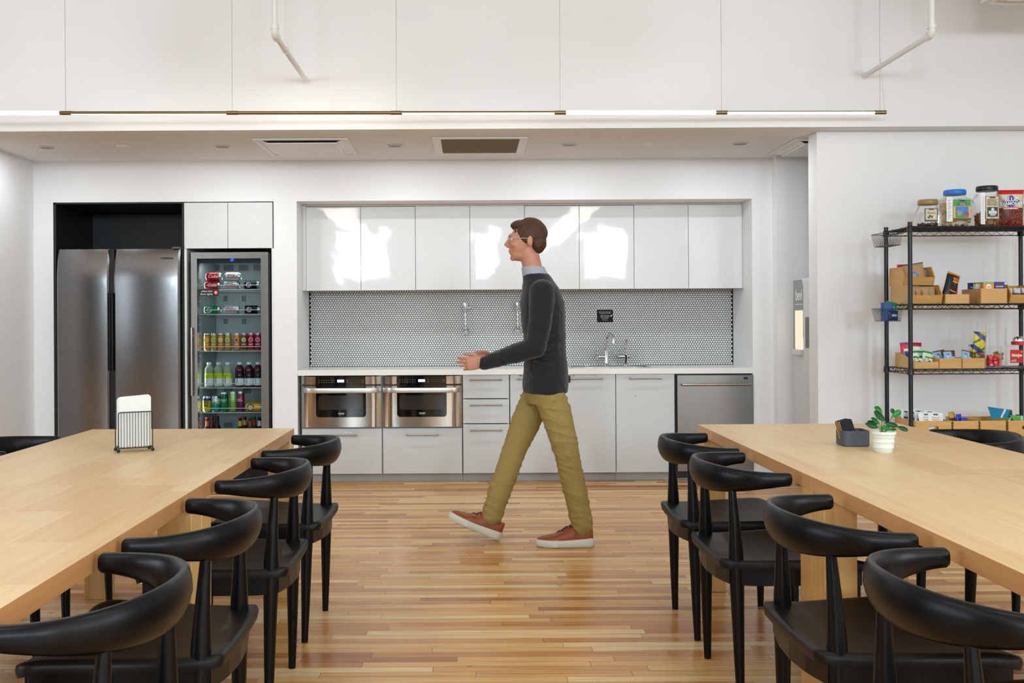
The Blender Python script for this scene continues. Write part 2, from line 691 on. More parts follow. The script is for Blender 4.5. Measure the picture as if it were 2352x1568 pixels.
# rear wall with windows
b = MB()
xs = [XD] + [v for w in WIN for v in w] + [XR]
for i in range(0, len(xs), 2):
    b.box(xs[i], xs[i + 1], YR - 0.15, YR, 0, CEIL)
for (a, c) in WIN:
    b.box(a, c, YR - 0.15, YR, 0, 2.25)
    b.box(a, c, YR - 0.15, YR, 3.35, CEIL)
struct('wall_rear', b, M_dark_wall)
M_pane = mat('daylit_pane', 'ffffff', 0.3, emit='dfeaff', es=3.0)
for i, (a, c) in enumerate(WIN):
    b = MB().box(a, c, YR - 0.12, YR - 0.10, 2.25, 3.35)
    w = struct('window_%d' % (i + 1), b, M_pane)
    fr = MB()
    for zz in (2.25, 3.30):
        fr.box(a, c, YR - 0.09, YR - 0.03, zz, zz + 0.05)
    for xx in (a, (a + c) / 2 - 0.025, c - 0.05):
        fr.box(xx, xx + 0.05, YR - 0.09, YR - 0.03, 2.25, 3.35)
    struct('window_frame', fr, M_white, parent=w)
for i, (x, y) in enumerate(ADDED_SIDE_WIN):
    sg = 1 if x < 0 else -1
    xa = XD if x < 0 else XR
    w = struct('window_%d' % (i + 4), MB().box(min(xa, xa + sg * 0.02), max(xa, xa + sg * 0.02), y - 1.1, y + 1.1, 1.1, 3.1), M_pane)  # invented side windows, added as a source for the fill daylight
    fr = MB()
    for zz in (1.06, 3.1):
        fr.box(min(xa, xa + sg * 0.05), max(xa, xa + sg * 0.05), y - 1.15, y + 1.15, zz, zz + 0.05)
    for yy in (y - 1.15, y - 0.02, y + 1.1):
        fr.box(min(xa, xa + sg * 0.05), max(xa, xa + sg * 0.05), yy, yy + 0.05, 1.1, 3.1)
    struct('window_frame', fr, M_white, parent=w)
# black lining of the fridge bay
b = MB()
b.box(FX0, FX1, 8.62, 8.66, 0, N_TOP)
b.box(FX0 + 0.0005, FX0 + 0.02, YB + 0.004, 8.62, 0, N_TOP)
b.box(FX0, FX1 + 0.01, YB + 0.004, 8.62, N_TOP - 0.012, N_TOP - 0.0005)
b.box(FX1 - 0.018, FX1, YB + 0.01, 8.62, 0, N_TOP - 0.012)
struct('wall_alcove', b, M_black_panel)
# base boards
b = MB().box(FX2 + 0.002, KX0 - 0.002, YB - 0.012, YB, 0, 0.07).box(KX1 + 0.002, 2.30, YB - 0.012, YB, 0, 0.07).box(XL, FX0, YB - 0.012, YB, 0, 0.07)
struct('baseboard_back', b, M_white, 0.002)
struct('baseboard_right', MB().box(2.268, XR, 6.728, 6.74, 0, 0.07), M_white, 0.002)
struct('baseboard_left', MB().box(XL, XL + 0.012, 6.74, YB, 0, 0.07), M_white, 0.002)

# penny-round tile splashback
TX0, TX1, TZ0, TZ1 = KX0 + 0.002, KX1 - 0.002, 0.858, 1.50
b = MB()
b.box(TX0, TX1, KY, KY + 0.008, TZ0, TZ1, m=1)
PT = 0.0203
RH = PT * sqrt(3) / 2
nrow = int((TZ1 - TZ0) / RH)
tv, tf, tm = [], [], []
NS = 12
ring = [(cos(2 * pi * k / NS), sin(2 * pi * k / NS)) for k in range(NS)]
for r_ in range(nrow):
    z = TZ0 + PT / 2 + r_ * RH + 0.001
    x = TX0 + 0.003 + PT / 2 + (PT / 2 if r_ % 2 else 0)
    while x + PT / 2 <= TX1:
        base = len(tv)
        tx, tz = RND.uniform(-0.02, 0.02), RND.uniform(-0.02, 0.02)
        for (rad, dep) in ((0.0090, 0.0), (0.0087, -0.0016), (0.0075, -0.0022)):
            for (c, s_) in ring:
                tv.append((x + rad * c, KY + dep + (tx * c + tz * s_) * rad, z + rad * s_))
        for q in range(2):
            for k in range(NS):
                kk = (k + 1) % NS
                tf.append((base + q * NS + k, base + q * NS + kk, base + (q + 1) * NS + kk, base + (q + 1) * NS + k))
        tf.append(tuple(base + 2 * NS + k for k in range(NS)))
        x += PT
b.add(tv, tf, 0)
M_tile = mat('penny_tile', 'e4e4e2', 0.18)
M_grout = mat('dark_grout', '1b1b1c', 0.9)
sb = struct('wall_splashback', b, [M_tile, M_grout])


# ------------------------------------------------------------------ ceiling fittings
M_can = mat('downlight_reflector', 'a09a90', 0.4)
M_lamp_off = mat('unlit_lens', '8b857a', 0.5)


def downlight(px, py, label):
    D = 7.19
    x = X(px, D, py)
    lo = area_light('kitchen_fill_lamp', (x, D, SOFF - 0.008), 0.09, 0.09, 3.0 if px < 200 else 4.4, (0.90, 0.96, 1.0))  # light added under the unlit fitting to brighten the kitchen
    lo.data.shape = 'DISK'
    t = thing('recessed_downlight', label, 'ceiling light', (x, D, SOFF), 'recessed downlights over the kitchen')
    obj('trim_ring', MB().lathe((x, D, SOFF), [(0.05, -0.001), (0.058, -0.001), (0.06, -0.004), (0.05, -0.005), (0.048, -0.001)], 32), M_white, t)
    obj('lens', MB().lathe((x, D, SOFF), [(0.049, -0.003), (0.049, -0.0012)], 32), M_lamp_off, t)
    return t


downlight(108, 338, 'recessed round downlight nearest the left wall in lowered ceiling')
downlight(511, 336, 'recessed round downlight left of the white square air cassette')
downlight(907, 334, 'recessed round downlight between the two square ceiling units')
downlight(1307, 332, 'recessed round downlight just right of the louvred return grille')
downlight(1700, 331, 'recessed round downlight nearest the corridor opening on the right')
for px, py, lb in ((283, 339, 'small white domed disc on lowered ceiling above the fridge'),
                   (1487, 335, 'small white domed disc on lowered ceiling above the sink end')):
    D = 7.15  # cover plates of concealed sprinklers
    x = X(px, D, py)
    o = obj('sprinkler_cover', MB().lathe((x, D, SOFF), [(0.042, -0.0), (0.042, -0.006), (0.036, -0.010), (0.0, -0.011)], 28), M_white_pl, origin=(x, D, SOFF))
    tag(o, lb, 'sprinkler cover', 'white domed discs in the lowered ceiling')


def cassette(x0, x1, y0, y1, label):
    t = thing('air_cassette', label, 'air conditioner', ((x0 + x1) / 2, (y0 + y1) / 2, SOFF))
    z = SOFF
    f = MB()
    w = 0.035
    f.box(x0, x1, y0, y0 + w, z - 0.012, z - 0.0005).box(x0, x1, y1 - w, y1, z - 0.012, z - 0.0005)
    f.box(x0, x0 + w, y0 + w, y1 - w, z - 0.012, z - 0.0005).box(x1 - w, x1, y0 + w, y1 - w, z - 0.012, z - 0.0005)
    obj('frame', f, M_white_pl, t, bevel=0.002)
    obj('cavity', MB().box(x0 + w, x1 - w, y0 + w, y1 - w, z - 0.004, z - 0.001), mat('cavity_grey', '7d7975', 0.8), t)
    obj('panel', MB().box(x0 + 0.085, x1 - 0.085, y0 + 0.06, y1 - 0.06, z - 0.03, z - 0.02), M_white_pl, t, bevel=0.003)
    for (a, c, d, e) in ((x0 + w, y0 + w, x0 + 0.1, y0 + 0.09), (x1 - w, y0 + w, x1 - 0.1, y0 + 0.09)):
        fl = MB().add([(a, y0 + w, z - 0.008), (d, y0 + 0.09, z - 0.021), (d, y1 - 0.1, z - 0.021), (a, y1 - w, z - 0.008),
                (a, y0 + w, z - 0.005), (d, y0 + 0.09, z - 0.018), (d, y1 - 0.1, z - 0.018), (a, y1 - w, z - 0.005)],
               [(0, 1, 2, 3), (7, 6, 5, 4), (0, 4, 5, 1), (1, 5, 6, 2), (2, 6, 7, 3), (3, 7, 4, 0)])
        obj('air_flap', fl, M_white_pl, t)
    return t


cassette(-1.445, -0.808, 6.87, 7.53, 'white square ceiling air cassette with floating centre panel above the fridges')
cassette(2.21, 2.85, 7.0, 7.66, 'white square ceiling air cassette at the corridor, half hidden by partition')
t = thing('return_air_grille', 'square white return grille with grey louvres in lowered ceiling', 'vent', (0.075, 7.18, SOFF))
x0, x1, y0, y1, z = -0.245, 0.393, 6.86, 7.5, SOFF
f = MB()
for (a, c, d, e) in ((x0, x1, y0, y0 + 0.03), (x0, x1, y1 - 0.03, y1), (x0, x0 + 0.055, y0 + 0.03, y1 - 0.03), (x1 - 0.055, x1, y0 + 0.03, y1 - 0.03)):
    f.box(a, c, d, e, z - 0.012, z - 0.0005)
obj('frame', f, M_white_pl, t, bevel=0.002)
f = MB().box(x0 + 0.05, x1 - 0.05, y0 + 0.03, y1 - 0.03, z - 0.0025, z - 0.001)
for k in range(26):
    yy = y0 + 0.035 + k * 0.0222
    f.add([(x0 + 0.055, yy, z - 0.003), (x1 - 0.055, yy, z - 0.003), (x1 - 0.055, yy + 0.012, z - 0.012), (x0 + 0.055, yy + 0.012, z - 0.012)], [(0, 1, 2, 3)])
obj('louvre_panel', f, mat('louvre_grey', '8b8379', 0.6, var=0.25, vscale=12, bstretch=(1, 6, 1)), t)

# hanging diffuser in the top right corner
t = thing('ceiling_diffuser', 'pale square air diffuser hanging high in the top right corner', 'vent', (3.3, 5.6, 3.02))
f = MB().box(2.95, 3.75, 5.2, 5.95, 3.035, 3.07)
f.box(2.98, 3.72, 5.23, 5.92, 3.07, CEIL)
obj('housing', f, M_white, t, bevel=0.004)
for k in range(5):
    a = 0.03 + k * 0.065
    f = MB()
    for (p, q, r_, s_) in ((2.95 + a, 3.75 - a, 5.2 + a, 5.212 + a), (2.95 + a, 3.75 - a, 5.938 - a, 5.95 - a), (2.95 + a, 2.962 + a, 5.212 + a, 5.938 - a), (3.738 - a, 3.75 - a, 5.212 + a, 5.938 - a)):
        f.box(p, q, r_, s_, 3.022, 3.0355)
    obj('louvre_ring', f, M_white, t)


# sprinkler pipes into the bulkhead
def pipe(x, z, yf, label, side, hanger=None):
    t = thing('sprinkler_pipe', label, 'pipe', (x, yf, z), 'white sprinkler pipes')
    r = 0.0155
    obj('pipe_run', MB().cyl((x, yf + 0.03, z), (x, 6.579, z), r), M_white, t)
    obj('pipe_drop', MB().cyl((x, yf, z + 0.04), (x, yf, CEIL - 0.001), r), M_white, t)
    pts = [(x, yf, z + 0.045)] + [(x, yf + 0.032 - 0.032 * cos(a), z + 0.03 - 0.032 * sin(a)) for a in [radians(k * 15) for k in range(7)]] + [(x, yf + 0.05, z - 0.002)]
    el = MB().tube(pts, 0.0195, 18)
    el.cyl((x, yf, z + 0.032), (x, yf, z + 0.05), 0.023)
    el.cyl((x, yf + 0.04, z), (x, yf + 0.056, z), 0.023)
    obj('elbow', el, M_white, t)
    obj('escutcheon', MB().cyl((x, 6.572, z), (x, 6.5795, z), 0.024), M_white, t)
    if hanger:
        hy = hanger
        h = MB().tube([(x + 0.02 * cos(a), hy, z + 0.022 * sin(a)) for a in [radians(k * 20) for k in range(18)]], 0.0022, 6, closed=True)
        h.tube([(x - 0.015, hy, z + 0.018), (x - 0.008, hy, z + 0.06), (x + 0.008, hy, z + 0.06), (x + 0.015, hy, z + 0.018)], 0.0022, 6)
        h.cyl((x, hy, z + 0.06), (x, hy, CEIL), 0.0035, n=10)
        obj('hanger', h, M_white, t)
    return t


pipe(-1.036, 2.762, 5.52, 'white sprinkler pipe entering the bulkhead at the left, with hanger rod', -1, 5.83)
pipe(2.525, 2.775, 5.63, 'white sprinkler pipe entering the bulkhead at the right', 1)

# ------------------------------------------------------------------ suspended track of linear lights
M_led = mat('led_diffuser', 'fffaf0', 0.4, emit='fff6e6', es=10)
M_led_b = mat('led_diffuser_front', 'fffaf0', 0.4, emit='fff8ee', es=14)
tl = thing('suspended_light_track', 'long brass suspended light bar hanging on thin wires before the bulkhead', 'light fixture', (-0.7, 6.3, 2.5))
JX = [at(px, 256, 6.33).x for px in (-217, 160, 537, 911, 1287, 1660, 2030)]
JZ = 2.502


def jy(x):
    return 6.325 + 0.024 * x


def arc_strip(mb, xa, xb, a0, a1, r, m=None, n=8):
    """part of a tube's skin between two angles; 0 = facing the room, 90 = down, 180 = wall"""
    vs = []
    for x in (xa, xb):
        for k in range(n + 1):
            a = radians(a0 + (a1 - a0) * k / n)
            vs.append((x, jy(x) - r * cos(a), JZ - r * sin(a)))
    fs = [(k, k + 1, n + 2 + k, n + 1 + k) for k in range(n)]
    mb.add(vs, fs, m)


FACE = [0, 120, 165, 95, 0, 62]        # direction each diffuser is turned to
for i in range(6):
    xa, xb = JX[i] + 0.03, JX[i + 1] - 0.03
    c = FACE[i]
    seg = MB()
    half = 88 if c == 0 else 75
    arc_strip(seg, xa, xb, c + half, c + 360 - half, 0.0105)
    s_o = obj('brass_bar', seg, M_brass, tl, smooth=60)
    led = MB()
    arc_strip(led, xa, xb, c - half, c + half, 0.0102 if c else 0.0115)
    obj('diffuser', led, M_led_b if c == 0 else M_led, tl, smooth=60)
for i, x in enumerate(JX):
    j = MB().cyl((x - 0.036, jy(x), JZ), (x + 0.036, jy(x), JZ), 0.0125, n=20)
    obj('connector', j, M_brass, tl)
    w = MB().cyl((x, jy(x), JZ + 0.012), (x, jy(x), CEIL), 0.0012, n=6)
    if i == 6:
        w.tube([(x + 0.028, jy(x), JZ + 0.012), (x + 0.016, jy(x), JZ + 0.16), (x + 0.004, jy(x), JZ + 0.33)], 0.0009, 6)
    obj('hanging_wire', w, M_nickel, tl)

# ------------------------------------------------------------------ globe pendants and added light panels of the dining area
for i, (x, y) in enumerate(FILL_PANELS):
    o = thing('added_light_panel', 'added rectangular light panel on the unseen dining ceiling', 'ceiling light', (x, y, CEIL), 'added light panels on the dining ceiling')
    f = MB().box(x - 0.62, x + 0.62, y - 0.32, y + 0.32, CEIL - 0.06, CEIL - 0.001)
    obj('housing', f, M_white, o, bevel=0.004)
M_globe = mat('opal_globe', 'ffffff', 0.2, emit='fffaf2', es=9)
for (x, ys) in ((-2.05, (1.9, 0.5, -1.2, -3.0, -5.0, -7.0)), (1.75, (1.5, 0.0, -1.8, -3.6, -5.6, -7.4))):
    for y in ys:
        t = thing('globe_pendant', 'round white opal pendant lamp over the dining tables', 'pendant lamp', (x, y, 2.95), 'opal globe pendants')
        obj('globe', MB().ell((x, y, 2.95), 0.17, 24, 14), M_globe, t)
        obj('cord', MB().cyl((x, y, 3.1), (x, y, CEIL), 0.004, n=8), M_blk, t)

# ------------------------------------------------------------------ kitchen run
FD = 7.868                       # plane of the base cabinet fronts
TOE = 0.062


def bar_handle(xc, z, parent, w=0.245, y=FD, name='handle'):
    h = MB()
    h.cyl((xc - w / 2, y - 0.030, z), (xc + w / 2, y - 0.030, z), 0.0055, n=14)
    for s_ in (-1, 1):
        xx = xc + s_ * (w / 2 - 0.008)
        h.cyl((xx, y - 0.030, z), (xx, y, z), 0.005, n=12)
        h.cyl((xc + s_ * w / 2, y - 0.030, z), (xc + s_ * (w / 2 - 0.016), y - 0.030, z), 0.0075, n=14)
    return obj(name, h, M_nickel, parent)


def px2(p):
    return (p - 1080) / 301.5


def front(name, xa, xb, za, zb, parent, m=None, y=FD):
    return obj(name, MB().box(xa, xb, y, y + 0.019, za, zb), m or M_cab, parent, bevel=0.0012)


def carcass(name_label, cat, xa, xb, top=0.815, toe=True, low=None):
    t = thing('base_cabinet', name_label, cat, ((xa + xb) / 2, FD + 0.3, 0), 'grey base cabinets under the counter')
    c = MB()
    z1 = top if low is None else low
    c.box(xa, xa + 0.016, FD + 0.021, 8.42, TOE, top)
    c.box(xb - 0.016, xb, FD + 0.021, 8.42, TOE, top)
    c.box(xa + 0.016, xb - 0.016, FD + 0.03, 8.42, TOE, TOE + 0.016)
    c.box(xa + 0.016, xb - 0.016, 8.40, 8.42, TOE + 0.016, top)
    obj('carcass', c, M_cab, t)
    if toe:
        obj('toe_kick', MB().box(xa - 0.001, xb + 0.001, FD + 0.06, FD + 0.075, 0.0, TOE), mat('toe_kick_grey', 'aaa9a6', 0.5), t)
    return t


M_sticker = mat('white_sticker', 'f4f4f4', 0.5)


def sticker(x, z, parent, w=0.03, h=0.009, txt='PLATES'):
    s_ = MB().box(x, x + w, FD - 0.0006, FD + 0.0002, z - h, z, m=0)
    s_.text(txt, h * 0.62, face_cam(x + w / 2, FD - 0.0008, z - h / 2), m=1, depth=0.0001)
    return obj('sticker', s_, [M_sticker, M_letter_dark], parent, smooth=0)


# microwave housings
for i, (pa, pb, hx, lb) in enumerate(((691, 876, 782, 'grey base cabinet below the left drawer microwave'),
                                      (877, 1060.5, 969, 'grey base cabinet below the right drawer microwave'))):
    xa, xb = px2(pa), px2(pb)
    t = carcass(lb, 'cabinet', xa, xb)
    obj('shelf', MB().box(xa + 0.016, xb - 0.016, FD + 0.03, 8.4, 0.405, 0.421), M_cab, t)
    obj('fascia', MB().box(xa, xa + 0.006, FD + 0.006, FD + 0.02, 0.413, 0.815).box(xb - 0.006, xb, FD + 0.006, FD + 0.02, 0.413, 0.815)
        .box(xa, xb, FD + 0.012, FD + 0.02, 0.413, 0.423), mat('fascia_grey', '8c9092', 0.5), t)
    d = front('drawer', xa + 0.005, xb - 0.003, 0.066, 0.411, t)
    bar_handle(px2(hx), 0.364, d)
    if i == 0:
        sticker(px2(791), 0.386, d, 0.05, 0.009, 'UTENSILS')

# drawer stack
xa, xb = px2(1062), px2(1169)
t = carcass('grey three-drawer base cabinet right of the microwaves', 'cabinet', xa, xb)
for (za, zb, hz, tx) in ((0.636, 0.814, 0.778, 'CUTLERY'), (0.446, 0.629, 0.586, 'TOOLS'), (0.066, 0.439, 0.395, 'TOWELS')):
    d = front('drawer', xa + 0.001, xb - 0.002, za, zb, t)
    bar_handle(px2(1115), hz, d)
    sticker(xa + 0.003, zb - 0.002, d, 0.034, 0.007, tx)
# sink cabinet, two doors
xa, xb = px2(1170.5), px2(1413)
t = carcass('wide grey two-door base cabinet under the sink', 'cabinet', xa, xb)
xm = px2(1280)
d1 = front('door', xa + 0.001, xm - 0.0015, 0.066, 0.814, t)
bar_handle(px2(1225), 0.783, d1)
d2 = front('door', xm + 0.0015, xb - 0.0015, 0.066, 0.814, t)
bar_handle(px2(1346), 0.783, d2)
for px in (1195, 1317, 1369):
    obj('catch', MB().box(px2(px) - 0.008, px2(px) + 0.008, FD - 0.006, FD, 0.803, 0.813), M_chrome, d1 if px < 1280 else d2, bevel=0.001)
o = MB()
pts = rrect(px2(1289), px2(1309), 0.752, 0.806, 0.004)
o.prism(rrect(px2(1289), px2(1309), 0.768, 0.806, 0.004), 'y', FD - 0.0065, FD - 0.0025)
o.box(px2(1289), px2(1289) + 0.02, FD - 0.0065, FD - 0.0025, 0.752, 0.770).box(px2(1309) - 0.02, px2(1309), FD - 0.0065, FD - 0.0025, 0.752, 0.770)
o = obj('bottle_opener', o, M_blk, origin=(px2(1299), FD - 0.003, 0.78))
tag(o, 'flat black bottle opener plate at top corner of sink cabinet door', 'bottle opener')
# single door
xa, xb = px2(1414), px2(1549)
t = carcass('grey single-door base cabinet next to the dishwasher', 'cabinet', xa, xb)
d = front('door', xa + 0.001, xb - 0.002, 0.066, 0.814, t)
bar_handle(px2(1481), 0.783, d)
obj('screw', MB().cyl((px2(1458), FD - 0.002, 0.648), (px2(1458), FD, 0.648), 0.003), M_gap, d)


# drawer microwaves
def microwave(xa, xb, label):
    W_ = xb - xa
    t = thing('drawer_microwave', label, 'microwave', ((xa + xb) / 2, FD, 0.42), 'drawer microwaves')
    z0, z1 = 0.424, 0.8095
    obj('body', MB().box(xa + 0.012, xb - 0.012, FD + 0.02, 8.36, z0 + 0.001, z1 - 0.004), M_gap, t)

    def sh(u):       # bowed front
        e = min(u, 1 - u) * W_
        k = max(0, 1 - e / 0.07)
        return FD - 0.022 + 0.020 * k ** 2.2 - 0.006 * (1 - (2 * u - 1) ** 2)

    def panel(u0, u1, za, zb, dy=0.0, nu=40, m=0, mb=None):
        mb = mb or MB()
        def fn(u, v):
            uu = u0 + (u1 - u0) * u
            return (xa + uu * W_, sh(uu) + dy, za + (zb - za) * v)
        st = len(mb.v)
        mb.grid(fn, nu, 2, m=m)
        # close sides/back
        mb.grid(lambda u, v: (xa + (u0 + (u1 - u0) * u) * W_, sh(u0 + (u1 - u0) * u) + dy + (FD + 0.021 - sh(u0 + (u1 - u0) * u) - dy) * v, zb), nu, 2, m=m)
        mb.grid(lambda u, v: (xa + (u0 + (u1 - u0) * u) * W_, sh(u0 + (u1 - u0) * u) + dy + (FD + 0.021 - sh(u0 + (u1 - u0) * u) - dy) * v, za), nu, 2, m=m)
        for uu in (u0, u1):
            mb.grid(lambda u, v: (xa + uu * W_, sh(uu) + dy + (FD + 0.021 - sh(uu) - dy) * u, za + (zb - za) * v), 2, 2, m=m)
        return mb
    zc = Z(881, FD)
    obj('trim_panel', panel(0, 1, Z(880.5, FD), z1), M_polish, t, smooth=25)
    cp = obj('control_panel', panel(0.178, 0.807, Z(884.2, FD) , z1 + 0.0005, -0.0025), M_blk_glass, t, smooth=25)
    ds = MB()
    xd0, xd1 = xa + W_ * 0.452, xa + W_ * 0.538
    ds.box(xd0, xd1, sh(0.5) - 0.0035, sh(0.5) - 0.0024, Z(875.6, FD), Z(869.6, FD))
    obj('display', ds, M_dial, cp, smooth=0)
    kb = MB()
    keys = [['POP', 'BEV', 'FISH', 'MEAT', 'VEG', 'RICE', 'SNR'], ['HOT', 'DEF', 'MELT', 'WARM', 'KEEP', 'REH', 'LVL']]
    for j, zz in enumerate((Z(871, FD), Z(875.8, FD))):
        for q in range(7):
            uu = 0.222 + q * 0.0315
            kb.text(keys[j][q], 0.0052, face_cam(xa + uu * W_, sh(uu) - 0.003, zz), depth=0.0001)
        for q, uu in enumerate((0.578, 0.774)):
            kb.text((('STOP', 'START'), ('TIMER', 'CLOCK'))[j][q], 0.006, face_cam(xa + uu * W_, sh(uu) - 0.003, zz), depth=0.0001)
        for q in range(5):
            uu = 0.628 + q * 0.029
            kb.text(str((j * 5 + q + 1) % 10), 0.0062, face_cam(xa + uu * W_, sh(uu) - 0.003, zz), depth=0.0001)
    obj('key_print', kb, mat('grey_print', 'b8b8bc', 0.6), cp, smooth=0)
    obj('slot', MB().box(xa + 0.002, xb - 0.002, FD - 0.012, FD + 0.02, Z(884.6, FD), Z(880.3, FD)), M_blk, t)
    dr = obj('drawer_door', panel(0, 1, z0, Z(884.6, FD)), M_polish, t, smooth=25)
    # black glass window with rounded lower corners
    wz0, wz1 = Z(955.6, FD), Z(884.8, FD)
    u0, u1 = 0.182, 0.81
    rr = 0.022
    gw = MB()
    def gfn(u, v):
        uu = u0 + (u1 - u0) * u
        zlo = wz0
        e = min(u, 1 - u) * (u1 - u0) * W_
        if e < rr:
            zlo = wz0 + rr - sqrt(max(0, rr * rr - (rr - e) ** 2))
        return (xa + uu * W_, sh(uu) - 0.0022, zlo + (wz1 - zlo) * v)
    gw.grid(gfn, 64, 2)
    gl = obj('window', gw, M_blk_glass, dr, smooth=25)
    iw = MB()
    def ifn(u, v):
        uu = 0.215 + 0.555 * u
        e = min(u, 1 - u) * 0.555 * W_
        r2 = 0.014
        o = r2 - sqrt(max(0, r2 * r2 - (r2 - e) ** 2)) if e < r2 else 0
        return (xa + uu * W_, sh(uu) - 0.003, Z(938.8, FD) + o + (Z(906, FD) - Z(938.8, FD) - 2 * o) * v)
    iw.grid(ifn, 48, 2)
    obj('viewing_mesh', iw, mat('tinted_mesh', '26241f', 0.12, spec=0.8), gl, smooth=25)
    lg = MB().text('SHARP', 0.0105, face_cam(xa + W_ * 0.5, sh(0.5) - 0.0035, Z(946.8, FD)), sx=1.5, bold=0.02, depth=0.0002)
    lg.text('CONVECTION MICROWAVE', 0.0035, face_cam(xa + W_ * 0.5, sh(0.5) - 0.0032, Z(949.6, FD)), depth=0.0001)
    obj('lettering', lg, M_letter, gl, smooth=0)
    hz0, hz1 = Z(900, FD), Z(888.4, FD)
    hb = MB()
    def hfn(u, v):
        a = 2 * pi * v
        zz = (hz0 + hz1) / 2 + (hz1 - hz0) / 2 * math.copysign(abs(sin(a)) ** 0.35, sin(a))
        e = min(u, 1 - u) * W_
        k = max(0, 1 - e / 0.13)
        yy = sh(u) - 0.022 * (1 - k ** 2.5) - 0.003
        return (xa + u * W_, yy - 0.005 * math.copysign(abs(cos(a)) ** 0.35, cos(a)), zz)
    hb.grid(hfn, 40, 17)
    obj('handle', hb, mat('satin_steel', 'c9c6c2', 0.3, 1.0), dr, smooth=50)
    return t


microwave(px2(693), px2(874.5), 'stainless drawer microwave with black window, left of the pair')
microwave(px2(878.5), px2(1059.5), 'stainless drawer microwave with black window, right of the pair')

# dishwasher
xa, xb = px2(1552), px2(1728.5)
t = thing('dishwasher', 'stainless dishwasher at the right end of the counter', 'dishwasher', ((xa + xb) / 2, FD, 0))
obj('body', MB().box(xa - 0.004, xb + 0.004, FD + 0.012, 8.4, 0.02, 0.8155), M_blk, t)
d = obj('door', MB().box(xa + 0.004, xb - 0.003, FD - 0.03, FD + 0.02, 0.075, 0.805), M_steel, t, bevel=0.003, seg=3)
h = MB().cyl((px2(1562), FD - 0.072, 0.7355), (px2(1719), FD - 0.072, 0.7355), 0.0085, n=18)
for xx in (px2(1562) + 0.02, px2(1719) - 0.02):
    h.cyl((xx, FD - 0.072, 0.7355), (xx, FD - 0.03, 0.7355), 0.006, n=12)
obj('handle', h, M_nickel, d)
obj('badge', MB().prism(rrect(px2(1705), px2(1714.5), 0.772, 0.79, 0.003), 'y', FD - 0.0315, FD - 0.029), M_blk, d)
obj('toe_kick', MB().box(xa, xb, FD + 0.045, FD + 0.06, 0.0, 0.072), M_steel, t)

# counter top with a cut-out for the sink
CT0, CT1 = 0.8165, 0.858
SX0, SX1, SY0, SY1 = 0.80, 1.39, 7.99, 8.27
b = MB()
b.box(KX0 + 0.001, SX0, YB, KY - 0.003, CT0, CT1)
b.box(SX1, KX1 - 0.001, YB, KY - 0.003, CT0, CT1)
b.box(SX0, SX1, YB, SY0, CT0, CT1)
b.box(SX0, SX1, SY1, KY - 0.003, CT0, CT1)
o = obj('countertop', b, M_counter)
tag(o, 'long off-white stone countertop running over the base cabinets', 'countertop')

t = thing('kitchen_sink', 'stainless steel drop-in sink let into the white counter', 'sink', ((SX0 + SX1) / 2, 8.13, CT1))
b = MB()
b.box(SX0 + 0.001, SX0 + 0.004, SY0 + 0.001, SY1 - 0.001, 0.68, CT1).box(SX1 - 0.004, SX1 - 0.001, SY0 + 0.001, SY1 - 0.001, 0.68, CT1)
b.box(SX0 + 0.004, SX1 - 0.004, SY0 + 0.001, SY0 + 0.004, 0.68, CT1).box(SX0 + 0.004, SX1 - 0.004, SY1 - 0.004, SY1 - 0.001, 0.68, CT1)
b.box(SX0 + 0.004, SX1 - 0.004, SY0 + 0.004, SY1 - 0.004, 0.68, 0.684)
obj('basin', b, M_steel, t)
b = MB()
for (p, q, r_, s_) in ((SX0 - 0.012, SX1 + 0.012, SY0 - 0.014, SY0 + 0.004), (SX0 - 0.012, SX1 + 0.012, SY1 - 0.004, SY1 + 0.12), (SX0 - 0.012, SX0 + 0.004, SY0 + 0.004, SY1 - 0.004), (SX1 - 0.004, SX1 + 0.012, SY0 + 0.004, SY1 - 0.004)):
    b.box(p, q, r_, s_, CT1 + 0.0003, CT1 + 0.0055)
obj('rim', b, M_polish, t, bevel=0.0015)

# faucets
fy = 8.335
zb = CT1 + 0.0056
x = X(1393, fy, 800)
t = thing('faucet', 'taller chrome gooseneck faucet with side lever at the sink', 'faucet', (x, fy, zb), 'chrome faucets')
b = MB().lathe((x, fy, zb), [(0.027, 0), (0.027, 0.006), (0.019, 0.014), (0.017, 0.03), (0.016, 0.12), (0.0105, 0.122)], 24)
obj('body', b, M_chrome, t)
top = Z(781, fy) - 0.004
R = 0.048
pts = [(x, fy, zb + 0.1), (x, fy, top)]
for k in range(1, 13):
    a = radians(k * 15)
    pts.append((x + R * 0.42 * (1 - cos(a)), fy - R * 1.25 * (1 - cos(a)), top + R * sin(a)))
pts.append((pts[-1][0], pts[-1][1], pts[-1][2] - 0.035))
obj('spout', MB().tube(pts, 0.0098, 14), M_chrome, t)
zl = Z(820.5, fy)
b = MB().cyl((x, fy, zl), (X(1374, fy), fy, zl), 0.0115, n=18)
b.tube([(X(1371.5, fy), fy, zl - 0.02), (X(1370.5, fy), fy, zl + 0.02), (X(1371.5, fy), fy, Z(801, fy))], [0.006, 0.006, 0.0045], 10)
obj('lever', b, M_chrome, t)
x = X(1437.5, fy, 800)
t = thing('faucet', 'shorter chrome filtered-water faucet with crossbar at the sink', 'faucet', (x, fy, zb), 'chrome faucets')
b = MB().lathe((x, fy, zb), [(0.024, 0), (0.024, 0.006), (0.013, 0.012), (0.0125, 0.06), (0.015, 0.065), (0.015, 0.1), (0.008, 0.103)], 24)
b.cyl((X(1420, fy), fy, zl + 0.002), (X(1447, fy), fy, zl + 0.002), 0.012, n=18)
obj('body', b, M_chrome, t)
top = Z(790, fy)
R = 0.04
pts = [(x, fy, zb + 0.09), (x, fy, top)]
